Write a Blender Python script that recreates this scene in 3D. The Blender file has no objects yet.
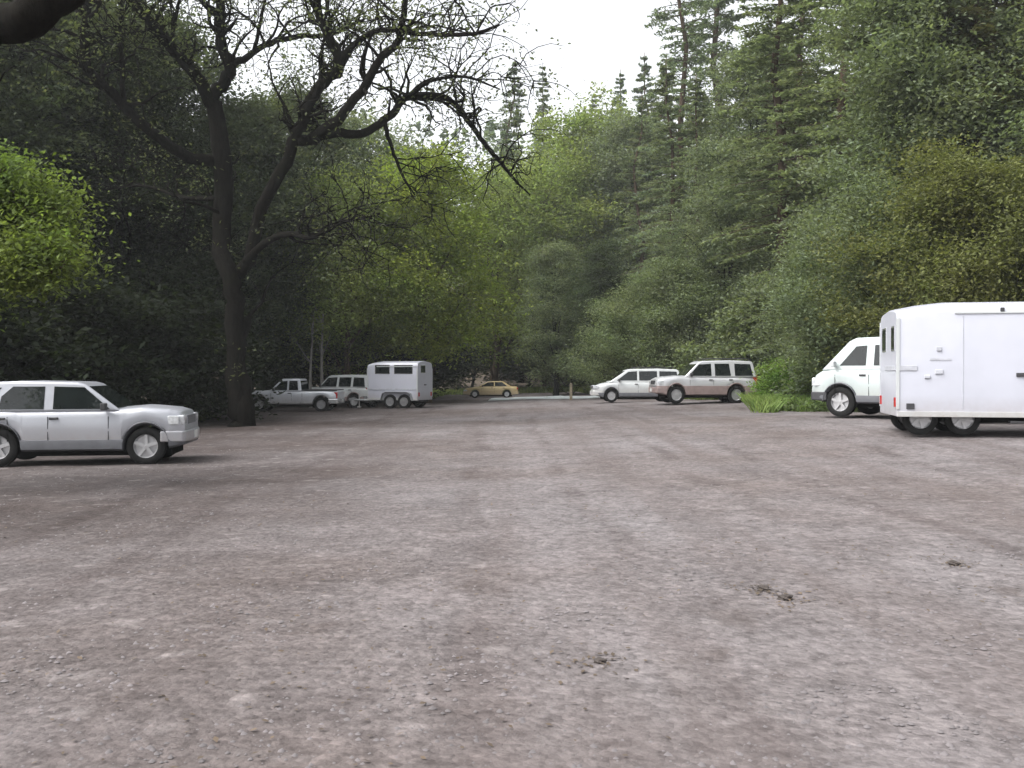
import bpy, bmesh, math, random
import numpy as np
from mathutils import Vector, Matrix

random.seed(7)
R = np.random.RandomState(11)
PI = math.pi
scene = bpy.context.scene
COL = scene.collection

# ------------------------------------------------------------------ camera
CAM_H = 1.7
F = 1000.0
HOR = 372.0
cd = bpy.data.cameras.new('camera')
cam = bpy.data.objects.new('camera', cd)
COL.objects.link(cam)
cam.location = (0, 0, CAM_H)
cam.rotation_euler = (PI / 2 - 12 / F, 0, 0)
cd.sensor_width = 36
cd.lens = 36 * F / 1024
cd.clip_end = 2000
scene.camera = cam


def at(px, Y, py=None):
    """the place seen at picture column px (row py) at Y metres ahead"""
    x = (px - 512) / F * Y
    if py is None:
        return (x, Y, gz(x, Y))
    return (x, Y, CAM_H + (HOR - py) / F * Y)


# ------------------------------------------------------------------ terrain
def _g(x, y, cx, cy, s):
    return np.exp(-((x - cx) ** 2 + (y - cy) ** 2) / (2 * s * s))


def _sp(t, k=2.0):
    return np.log1p(np.exp(np.clip(t / k, -30, 30))) * k


def gz(x, y):
    x = np.asarray(x, float)
    y = np.asarray(y, float)
    ramp = np.clip((y - 3) / 18, 0, 1)
    ramp = ramp * ramp * (3 - 2 * ramp)
    xt = 20 * np.tanh(x / 20)
    z = 0.020 * xt * ramp
    z = z + 0.24 * _g(x, y, 9.5, 27, 5) + 0.27 * _g(x, y, 9, 42, 5)
    z = z - 0.06 * _g(x, y, -10, 50, 7) - 0.30 * _g(x, y, -2, 85, 14)
    z = z + 0.30 * _sp(x - 20, 2.5) + 0.06 * _sp(-x - 26, 3)
    z = z + 0.30 * _sp(y - 118, 8)
    z = z + 0.018 * np.sin(x * 1.1 + 0.6 * y) * np.sin(y * 0.7 + 1) * ramp
    return float(z) if z.ndim == 0 else z


def lot_left(y):
    return np.interp(y, [-15, 10, 22, 30, 40, 50, 58, 66, 75, 96], [-20, -17, -14, -12.5, -13, -17, -15, -8, -7, -6])


def lot_right(y):
    return np.interp(y, [-15, 10, 22, 27, 30.5, 33, 36, 41, 48, 60, 75, 96], [22, 20, 19, 17, 13, 9.4, 9.8, 12.0, 11.5, 9.0, 7, 6])


# ------------------------------------------------------------------ materials
def newmat(name):
    m = bpy.data.materials.new(name)
    m.use_nodes = True
    nt = m.node_tree
    b = nt.nodes['Principled BSDF']
    return m, nt, b


def N(nt, typ, **kw):
    n = nt.nodes.new(typ)
    for k, v in kw.items():
        if k.startswith('i_'):
            n.inputs[k[2:].replace('_', ' ')].default_value = v
        else:
            setattr(n, k, v)
    return n


def L(nt, a, b):
    nt.links.new(a, b)


def ramp(nt, fac, stops):
    r = N(nt, 'ShaderNodeValToRGB')
    e = r.color_ramp.elements
    while len(e) < len(stops):
        e.new(0.5)
    for k, (p, c) in enumerate(stops):
        e[k].position = p
        e[k].color = (*c, 1) if len(c) == 3 else c
    L(nt, fac, r.inputs['Fac'])
    return r.outputs['Color']


def mixc(nt, fac, a, b, mode='MIX'):
    n = N(nt, 'ShaderNodeMix', data_type='RGBA', blend_type=mode)
    for s, v in ((n.inputs[0], fac), (n.inputs[6], a), (n.inputs[7], b)):
        if isinstance(v, (int, float)):
            s.default_value = v
        elif isinstance(v, tuple):
            s.default_value = (*v, 1)
        else:
            L(nt, v, s)
    return n.outputs[2]


def noise(nt, vec, scale, detail=4, rough=0.6):
    n = N(nt, 'ShaderNodeTexNoise')
    n.inputs['Scale'].default_value = scale
    n.inputs['Detail'].default_value = detail
    n.inputs['Roughness'].default_value = rough
    if vec is not None:
        L(nt, vec, n.inputs['Vector'])
    return n.outputs['Fac']


def simple(name, col, rough=0.5, metal=0.0, var=0.15, scale=3.0, spec=0.5, coat=0.0):
    m, nt, b = newmat(name)
    tc = N(nt, 'ShaderNodeTexCoord')
    f = noise(nt, tc.outputs['Object'], scale, 5)
    lo = tuple(c * (1 - var) for c in col)
    hi = tuple(min(1, c * (1 + var)) for c in col)
    L(nt, ramp(nt, f, [(0.3, lo), (0.7, hi)]), b.inputs['Base Color'])
    f2 = noise(nt, tc.outputs['Object'], scale * 4, 4)
    mr = N(nt, 'ShaderNodeMapRange')
    mr.inputs['To Min'].default_value = max(0.02, rough * 0.8)
    mr.inputs['To Max'].default_value = min(1, rough * 1.25)
    L(nt, f2, mr.inputs['Value'])
    L(nt, mr.outputs['Result'], b.inputs['Roughness'])
    b.inputs['Metallic'].default_value = metal
    b.inputs['Specular IOR Level'].default_value = spec
    b.inputs['Coat Weight'].default_value = coat
    b.inputs['Coat Roughness'].default_value = 0.08
    return m


def paint(name, col, metal=0.0, rough=0.32, dust=(0.26, 0.21, 0.18)):
    """car paint with road dust on the lower body and a faint unevenness"""
    m, nt, b = newmat(name)
    tc = N(nt, 'ShaderNodeTexCoord')
    f = noise(nt, tc.outputs['Object'], 1.3, 5)
    base = ramp(nt, f, [(0.3, tuple(c * 0.93 for c in col)), (0.7, tuple(min(1, c * 1.03) for c in col))])
    sep = N(nt, 'ShaderNodeSeparateXYZ')
    L(nt, tc.outputs['Object'], sep.inputs[0])
    f3 = noise(nt, tc.outputs['Object'], 6, 6, 0.7)
    mr = N(nt, 'ShaderNodeMapRange')
    mr.inputs['From Min'].default_value = 0.85
    mr.inputs['From Max'].default_value = 0.30
    L(nt, sep.outputs['Z'], mr.inputs['Value'])
    mu = N(nt, 'ShaderNodeMath', operation='MULTIPLY')
    L(nt, mr.outputs['Result'], mu.inputs[0])
    L(nt, f3, mu.inputs[1])
    L(nt, mixc(nt, mu.outputs[0], base, dust), b.inputs['Base Color'])
    b.inputs['Metallic'].default_value = metal
    mr2 = N(nt, 'ShaderNodeMapRange')
    mr2.inputs['To Min'].default_value = rough * 0.8
    mr2.inputs['To Max'].default_value = rough * 1.6
    L(nt, f3, mr2.inputs['Value'])
    L(nt, mr2.outputs['Result'], b.inputs['Roughness'])
    b.inputs['Coat Weight'].default_value = 0.4
    b.inputs['Coat Roughness'].default_value = 0.12
    return m


M = {}
M['silver'] = paint('silver_paint', (0.36, 0.37, 0.405), metal=0.3)
M['silver_pale'] = paint('pale_silver_paint', (0.58, 0.60, 0.64), metal=0.2)
M['white'] = paint('white_paint', (0.49, 0.51, 0.515))
M['white_cool'] = paint('cool_white_panel', (0.46, 0.47, 0.53), rough=0.4)
M['champagne'] = paint('dull_silver_paint', (0.48, 0.485, 0.50), metal=0.25)
M['mint'] = paint('cool_mint_white_paint', (0.43, 0.48, 0.475))
M['tan'] = paint('tan_paint', (0.42, 0.32, 0.15))
M['glass'] = simple('dark_glass', (0.010, 0.013, 0.013), 0.04, spec=0.4, var=0.3)
M['rubber'] = simple('rubber', (0.011, 0.011, 0.011), 0.85, var=0.3, scale=9, spec=.2)
M['rim'] = simple('alloy', (0.45, 0.45, 0.46), 0.35, metal=0.6, scale=8)
M['steel'] = simple('galvanised_steel', (0.36, 0.37, 0.38), 0.45, metal=0.6, scale=8)
M['plastic'] = simple('dark_plastic', (0.035, 0.035, 0.038), 0.6, scale=8)
M['clad_grey'] = simple('grey_cladding', (0.11, 0.113, 0.125), 0.55, scale=5)
M['clad_brown'] = simple('taupe_cladding', (0.23, 0.175, 0.165), 0.5, scale=5)
M['chassis'] = simple('underbody', (0.008, 0.008, 0.008), 0.9, scale=5, spec=.1)
M['lamp'] = simple('lamp_lens', (0.62, 0.64, 0.66), 0.12, scale=12, var=0.3, metal=0.3)
M['red_lamp'] = simple('red_lens', (0.38, 0.02, 0.02), 0.2, scale=12)
M['amber'] = simple('amber_lens', (0.55, 0.20, 0.02), 0.25, scale=12)
M['chrome'] = simple('bright_trim', (0.62, 0.63, 0.64), 0.22, metal=0.8, scale=8)
M['plate'] = simple('plate', (0.55, 0.56, 0.55), 0.4, scale=20)
M['pink'] = simple('faded_red_stripe', (0.62, 0.33, 0.36), 0.4, scale=6)
M['grey_panel'] = simple('grey_panel', (0.42, 0.43, 0.47), 0.4, scale=6)
M['wood'] = simple('weathered_wood', (0.25, 0.21, 0.15), 0.85, scale=9, var=0.35)


def bark_mat(name, dark, light):
    m, nt, b = newmat(name)
    tc = N(nt, 'ShaderNodeTexCoord')
    mp = N(nt, 'ShaderNodeMapping')
    mp.inputs['Scale'].default_value = (6, 6, 1.3)
    L(nt, tc.outputs['Object'], mp.inputs['Vector'])
    f = noise(nt, mp.outputs[0], 2.2, 8, 0.7)
    c = ramp(nt, f, [(0.3, dark), (0.7, light)])
    f2 = noise(nt, tc.outputs['Object'], 0.7, 4)
    c = mixc(nt, ramp(nt, f2, [(0.55, (0, 0, 0)), (0.75, (0.6, 0.6, 0.6))]), c, (0.016, 0.019, 0.010))
    L(nt, c, b.inputs['Base Color'])
    b.inputs['Roughness'].default_value = 0.95
    b.inputs['Specular IOR Level'].default_value = 0.04
    bp = N(nt, 'ShaderNodeBump')
    bp.inputs['Strength'].default_value = 0.8
    bp.inputs['Distance'].default_value = 0.06
    L(nt, f, bp.inputs['Height'])
    L(nt, bp.outputs[0], b.inputs['Normal'])
    return m


M['bark_dark'] = bark_mat('dark_bark', (0.004, 0.0036, 0.003), (0.016, 0.0145, 0.012))
M['bark_brown'] = bark_mat('brown_bark', (0.035, 0.025, 0.018), (0.12, 0.088, 0.062))
M['bark_pale'] = bark_mat('pale_bark', (0.12, 0.11, 0.10), (0.30, 0.29, 0.27))


def leaf_mat():
    m, nt, b = newmat('leaves')
    oi = N(nt, 'ShaderNodeObjectInfo')
    geo = N(nt, 'ShaderNodeNewGeometry')
    hsv = N(nt, 'ShaderNodeHueSaturation')
    L(nt, oi.outputs['Color'], hsv.inputs['Color'])
    v = N(nt, 'ShaderNodeMapRange')
    v.inputs['To Min'].default_value = 0.55
    v.inputs['To Max'].default_value = 1.5
    L(nt, geo.outputs['Random Per Island'], v.inputs['Value'])
    L(nt, v.outputs[0], hsv.inputs['Value'])
    tc = N(nt, 'ShaderNodeTexCoord')
    f = noise(nt, tc.outputs['Object'], 0.45, 3)
    h = N(nt, 'ShaderNodeMapRange')
    h.inputs['From Min'].default_value = 0.3
    h.inputs['From Max'].default_value = 0.7
    h.inputs['To Min'].default_value = 0.475
    h.inputs['To Max'].default_value = 0.525
    L(nt, f, h.inputs['Value'])
    L(nt, h.outputs[0], hsv.inputs['Hue'])
    L(nt, hsv.outputs[0], b.inputs['Base Color'])
    b.inputs['Roughness'].default_value = 0.65
    b.inputs['Specular IOR Level'].default_value = 0.12
    tr = N(nt, 'ShaderNodeBsdfTranslucent')
    L(nt, mixc(nt, 1.0, hsv.outputs[0], (1.3, 1.35, 0.7), 'MULTIPLY'), tr.inputs['Color'])
    mx = N(nt, 'ShaderNodeMixShader')
    mx.inputs[0].default_value = 0.45
    L(nt, b.outputs[0], mx.inputs[1])
    L(nt, tr.outputs[0], mx.inputs[2])
    L(nt, mx.outputs[0], nt.nodes['Material Output'].inputs['Surface'])
    return m


M['leaf'] = leaf_mat()


def gravel_mat():
    m, nt, b = newmat('gravel')
    tc = N(nt, 'ShaderNodeTexCoord')
    P = tc.outputs['Object']
    big = noise(nt, P, 0.13, 4, 0.55)
    mid = noise(nt, P, 0.9, 6, 0.65)
    fine = noise(nt, P, 9, 6, 0.7)
    mpt = N(nt, 'ShaderNodeMapping')
    mpt.inputs['Scale'].default_value = (1.5, 0.10, 1)
    mpt.inputs['Rotation'].default_value = (0, 0, 0.12)
    L(nt, P, mpt.inputs['Vector'])
    track = noise(nt, mpt.outputs[0], 0.55, 4, 0.5)
    c = ramp(nt, big, [(0.36, (0.133, 0.112, 0.106)), (0.50, (0.156, 0.139, 0.138)), (0.64, (0.176, 0.162, 0.163))])
    c = mixc(nt, 0.55, c, ramp(nt, mid, [(0.34, (0.62, 0.60, 0.60)), (0.50, (0.99, 0.99, 0.99)), (0.66, (1.3, 1.29, 1.30))]), 'MULTIPLY')
    c = mixc(nt, 0.8, c, ramp(nt, fine, [(0.32, (0.48, 0.465, 0.46)), (0.52, (0.97, 0.97, 0.97)), (0.70, (1.40, 1.385, 1.38))]), 'MULTIPLY')
    c = mixc(nt, ramp(nt, track, [(0.36, (0.42, 0.42, 0.42)), (0.50, (0, 0, 0))]), c, (0.098, 0.078, 0.073))
    # brown dirt along the lot's left side, with tree shade painted into its colour
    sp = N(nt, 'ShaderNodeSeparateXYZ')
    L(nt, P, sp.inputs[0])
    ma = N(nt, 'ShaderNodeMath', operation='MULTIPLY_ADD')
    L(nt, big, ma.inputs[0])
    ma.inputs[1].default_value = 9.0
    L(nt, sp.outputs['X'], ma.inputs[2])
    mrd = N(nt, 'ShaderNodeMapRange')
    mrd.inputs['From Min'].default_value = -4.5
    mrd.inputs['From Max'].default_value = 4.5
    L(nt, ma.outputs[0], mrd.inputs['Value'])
    dirt = ramp(nt, mrd.outputs[0], [(0.0, (1, 1, 1)), (0.45, (.6, .6, .6)), (1.0, (0, 0, 0))])  # mask for the dirt and its painted tree shade, fading toward the middle
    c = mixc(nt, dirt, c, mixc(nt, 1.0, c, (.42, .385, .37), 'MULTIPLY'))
    # wheel tracks running the length of the lot, wandering and broken up
    wob = N(nt, 'ShaderNodeMapping')
    wob.inputs['Scale'].default_value = (0.0, 0.055, 0)
    L(nt, P, wob.inputs['Vector'])
    wn = noise(nt, wob.outputs[0], 1.0, 2, 0.4)
    xw = N(nt, 'ShaderNodeMath', operation='MULTIPLY_ADD')
    L(nt, wn, xw.inputs[0])
    xw.inputs[1].default_value = 3.6
    L(nt, sp.outputs['X'], xw.inputs[2])
    edge_n = N(nt, 'ShaderNodeMath', operation='MULTIPLY_ADD')
    L(nt, mid, edge_n.inputs[0])
    edge_n.inputs[1].default_value = 0.35
    L(nt, xw.outputs[0], edge_n.inputs[2])
    acc = None
    for cx in (-5.2, -3.75, -0.6, 0.85, 2.9, 4.35, 6.9, 8.35):
        d1 = N(nt, 'ShaderNodeMath', operation='SUBTRACT')
        L(nt, edge_n.outputs[0], d1.inputs[0])
        d1.inputs[1].default_value = cx + 1.97
        d2 = N(nt, 'ShaderNodeMath', operation='ABSOLUTE')
        L(nt, d1.outputs[0], d2.inputs[0])
        d3 = N(nt, 'ShaderNodeMapRange', interpolation_type='SMOOTHSTEP')
        d3.inputs['From Min'].default_value = 0.24
        d3.inputs['From Max'].default_value = 0.06
        L(nt, d2.outputs[0], d3.inputs['Value'])
        if acc is None:
            acc = d3.outputs[0]
        else:
            mxm = N(nt, 'ShaderNodeMath', operation='MAXIMUM')
            L(nt, acc, mxm.inputs[0])
            L(nt, d3.outputs[0], mxm.inputs[1])
            acc = mxm.outputs[0]
    brk = ramp(nt, noise(nt, P, 0.28, 3, 0.5), [(0.40, (0, 0, 0)), (0.60, (.75, .75, .75))])
    tk = N(nt, 'ShaderNodeMath', operation='MULTIPLY')
    L(nt, acc, tk.inputs[0])
    L(nt, brk, tk.inputs[1])
    c = mixc(nt, tk.outputs[0], c, mixc(nt, 1.0, c, (.70, .67, .66), 'MULTIPLY'))
    # pale stony scatter and damp spots
    spot = noise(nt, P, 2.6, 3, 0.55)
    c = mixc(nt, ramp(nt, spot, [(0.60, (0, 0, 0)), (0.72, (.5, .5, .5))]), c, (0.24, 0.215, 0.21))
    damp = noise(nt, P, 1.1, 5, 0.6)
    c = mixc(nt, ramp(nt, damp, [(0.30, (.6, .6, .6)), (0.40, (0, 0, 0))]), c, (0.075, 0.060, 0.055))
    vo = N(nt, 'ShaderNodeTexVoronoi')
    vo.inputs['Scale'].default_value = 22
    L(nt, P, vo.inputs['Vector'])
    sc = N(nt, 'ShaderNodeSeparateColor')
    L(nt, vo.outputs['Color'], sc.inputs[0])
    stone = ramp(nt, sc.outputs[0], [(0.0, (0.70, 0.69, 0.69)), (0.6, (1.0, 1.0, 1.0)), (0.95, (1.12, 1.12, 1.12)), (1.0, (1.45, 1.44, 1.43))])
    c = mixc(nt, 0.5, c, stone, 'MULTIPLY')
    L(nt, c, b.inputs['Base Color'])
    b.inputs['Roughness'].default_value = 0.95
    b.inputs['Specular IOR Level'].default_value = 0.2
    d = N(nt, 'ShaderNodeMath', operation='MULTIPLY_ADD')
    L(nt, vo.outputs['Distance'], d.inputs[0])
    d.inputs[1].default_value = -0.5
    L(nt, fine, d.inputs[2])
    bp = N(nt, 'ShaderNodeBump')
    bp.inputs['Strength'].default_value = 0.6
    bp.inputs['Distance'].default_value = 0.028
    L(nt, d.outputs[0], bp.inputs['Height'])
    bp2 = N(nt, 'ShaderNodeBump')
    bp2.inputs['Strength'].default_value = 0.6
    bp2.inputs['Distance'].default_value = 0.15
    L(nt, mid, bp2.inputs['Height'])
    L(nt, bp.outputs[0], bp2.inputs['Normal'])
    L(nt, bp2.outputs[0], b.inputs['Normal'])
    return m


def soil_mat():
    m, nt, b = newmat('forest_floor')
    tc = N(nt, 'ShaderNodeTexCoord')
    P = tc.outputs['Object']
    f = noise(nt, P, 1.6, 8, 0.7)
    c = ramp(nt, f, [(0.3, (0.035, 0.026, 0.018)), (0.55, (0.085, 0.062, 0.042)), (0.75, (0.07, 0.085, 0.03))])
    L(nt, c, b.inputs['Base Color'])
    b.inputs['Roughness'].default_value = 0.95
    bp = N(nt, 'ShaderNodeBump')
    bp.inputs['Distance'].default_value = 0.12
    L(nt, f, bp.inputs['Height'])
    L(nt, bp.outputs[0], b.inputs['Normal'])
    return m


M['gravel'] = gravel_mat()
M['soil'] = soil_mat()
M['pale_gravel'] = simple('wet_pale_gravel', (0.33, 0.36, 0.37), 0.5, var=0.25, scale=1.5)
M['stone'] = simple('stone', (0.13, 0.117, 0.119), 0.9, var=0.4, scale=1.2)
M['clod'] = simple('dark_dirt', (0.055, 0.045, 0.04), 0.95, var=0.4, scale=14)


# ------------------------------------------------------------------ object helpers
def link_mesh(name, me, mat, parent=None):
    if mat is not None and not me.materials:
        me.materials.append(mat)
    o = bpy.data.objects.new(name, me)
    COL.objects.link(o)
    if parent is not None:
        o.parent = parent
    return o


def tag(o, label=None, cat=None, group=None, kind=None):
    if label:
        o['label'] = label
    if cat:
        o['category'] = cat
    if group:
        o['group'] = group
    if kind:
        o['kind'] = kind
    return o


def thing(name, label, cat, loc, rotz=0.0, group=None):
    o = bpy.data.objects.new(name, None)
    COL.objects.link(o)
    o.empty_display_size = 0.2
    o.location = loc
    o.rotation_euler = (0, 0, rotz)
    return tag(o, label, cat, group)


def np_mesh(name, verts, faces):
    """mesh from arrays; faces is (n,k)"""
    verts = np.asarray(verts, np.float32)
    faces = np.asarray(faces, np.int32)
    me = bpy.data.meshes.new(name)
    me.vertices.add(len(verts))
    me.vertices.foreach_set('co', verts.ravel())
    n, k = faces.shape
    me.loops.add(n * k)
    me.loops.foreach_set('vertex_index', faces.ravel())
    me.polygons.add(n)
    me.polygons.foreach_set('loop_start', np.arange(0, n * k, k, dtype=np.int32))
    me.update(calc_edges=True)
    return me


class MB:
    """collects shapes for ONE mesh object"""

    def __init__(self):
        self.v = []
        self.f = []

    def add(self, vs, fs):
        o = len(self.v)
        self.v += [tuple(map(float, p)) for p in vs]
        self.f += [tuple(i + o for i in f) for f in fs]
        return self

    def box(self, c, s, rz=0.0, taper=1.0):
        vs = []
        for dz in (-1, 1):
            t = 1.0 if dz < 0 else taper
            for dx, dy in ((-1, -1), (1, -1), (1, 1), (-1, 1)):
                x, y = dx * s[0] / 2 * t, dy * s[1] / 2 * t
                vs.append((c[0] + x * math.cos(rz) - y * math.sin(rz), c[1] + x * math.sin(rz) + y * math.cos(rz), c[2] + dz * s[2] / 2))
        return self.add(vs, [(3, 2, 1, 0), (4, 5, 6, 7), (0, 1, 5, 4), (1, 2, 6, 5), (2, 3, 7, 6), (3, 0, 4, 7)])

    def plate(self, pts, n, t):
        """flat polygon given by 3-D pts, thickened by t along n"""
        k = len(pts)
        n = Vector(n).normalized()
        a = [Vector(p) for p in pts]
        b = [p + n * t for p in a]
        fs = [tuple(range(k))[::-1], tuple(range(k, 2 * k))]
        for i in range(k):
            j = (i + 1) % k
            fs.append((i, j, k + j, k + i))
        return self.add(a + b, fs)

    def tube(self, pts, rad, n=8, cap=True):
        pts = [Vector(p) for p in pts]
        if not isinstance(rad, (list, tuple, np.ndarray)):
            rad = [rad] * len(pts)
        vs, fs = [], []
        up = None
        for i, p in enumerate(pts):
            d = (pts[min(i + 1, len(pts) - 1)] - pts[max(i - 1, 0)])
            d = d.normalized() if d.length > 1e-9 else Vector((0, 0, 1))
            if up is None:
                up = Vector((1, 0, 0)) if abs(d.x) < 0.8 else Vector((0, 1, 0))
            up = (up - d * up.dot(d)).normalized()
            w = d.cross(up)
            for k in range(n):
                a = 2 * PI * k / n
                vs.append(p + (up * math.cos(a) + w * math.sin(a)) * rad[i])
        for i in range(len(pts) - 1):
            for k in range(n):
                q = (k + 1) % n
                fs.append((i * n + k, i * n + q, (i + 1) * n + q, (i + 1) * n + k))
        if cap:
            fs.append(tuple(range(n))[::-1])
            fs.append(tuple((len(pts) - 1) * n + k for k in range(n)))
        return self.add(vs, fs)

    def lathe_y(self, c, prof, n=24):
        """ring profile (y, r) turned about the y axis through c"""
        vs, fs = [], []
        for (y, r) in prof:
            for k in range(n):
                a = 2 * PI * k / n
                vs.append((c[0] + r * math.cos(a), c[1] + y, c[2] + r * math.sin(a)))
        m = len(prof)
        for i in range(m - 1):
            for k in range(n):
                q = (k + 1) % n
                fs.append((i * n + k, (i + 1) * n + k, (i + 1) * n + q, i * n + q))
        return self.add(vs, fs)

    def build(self, name, mat, parent=None, smooth=None, bevel=None, seg=2):
        me = bpy.data.meshes.new(name)
        me.from_pydata(self.v, [], self.f)
        bm = bmesh.new()
        bm.from_mesh(me)
        bmesh.ops.recalc_face_normals(bm, faces=bm.faces)
        bm.to_mesh(me)
        bm.free()
        o = link_mesh(name, me, mat, parent)
        if bevel:
            md = o.modifiers.new('edges', 'BEVEL')
            md.width = bevel
            md.segments = seg
            md.limit_method = 'ANGLE'
            md.angle_limit = math.radians(28)
        if smooth:
            me.polygons.foreach_set('use_smooth', [True] * len(me.polygons))
            me.set_sharp_from_angle(angle=math.radians(smooth))
        return o


# ------------------------------------------------------------------ vehicles
def wheel(parent, x, y, r, side, width=0.22, spokes=5):
    t = MB()
    w = width / 2
    t.lathe_y((0, 0, 0), [(-w * .8, r * .60), (-w, r * .68), (-w, r * .88), (-w * .75, r * .985), (-w * .3, r), (w * .3, r), (w * .75, r * .985), (w, r * .88), (w, r * .68), (w * .8, r * .60)], 28)
    o = t.build('wheel', M['rubber'], parent, smooth=40)
    o.location = (x, y, r)
    m = MB()
    yo = side * w
    m.lathe_y((0, 0, 0), [(yo * .95, r * .62), (yo * .70, r * .57), (yo * .35, r * .55), (yo * .35, r * 0.02)], 28)
    m.lathe_y((0, 0, 0), [(yo * .55, r * .16), (yo * .80, r * .15), (yo * .84, r * .02)], 16)
    for k in range(spokes):
        a = 2 * PI * k / spokes + 0.3
        d = (math.cos(a), math.sin(a))
        q = (-d[1], d[0])
        pts = []
        for rr, ww in ((.10, .10), (.60, .075)):
            for s in (-1, 1):
                pts.append((d[0] * r * rr + q[0] * s * r * ww, yo * .62, d[1] * r * rr + q[1] * s * r * ww))
        m.plate([pts[0], pts[1], pts[3], pts[2]], (0, side, 0), w * .22)
    m.build('rim', M['rim'], o, smooth=35)
    return o


def loft(stations, sect):
    """stations: list of x; sect(x) -> list of (y,z) half section from bottom centre to top centre"""
    mb = MB()
    rows = []
    vs, fs = [], []
    for x in stations:
        h = sect(x)
        full = h + [(-y, z) for (y, z) in h[-2:0:-1]]
        rows.append(len(full))
        vs += [(x, y, z) for (y, z) in full]
    n = rows[0]
    for i in range(len(stations) - 1):
        for k in range(n):
            q = (k + 1) % n
            fs.append((i * n + k, i * n + q, (i + 1) * n + q, (i + 1) * n + k))
    fs.append(tuple(range(n)))
    fs.append(tuple((len(stations) - 1) * n + k for k in range(n))[::-1])
    return mb.add(vs, fs)


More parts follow.
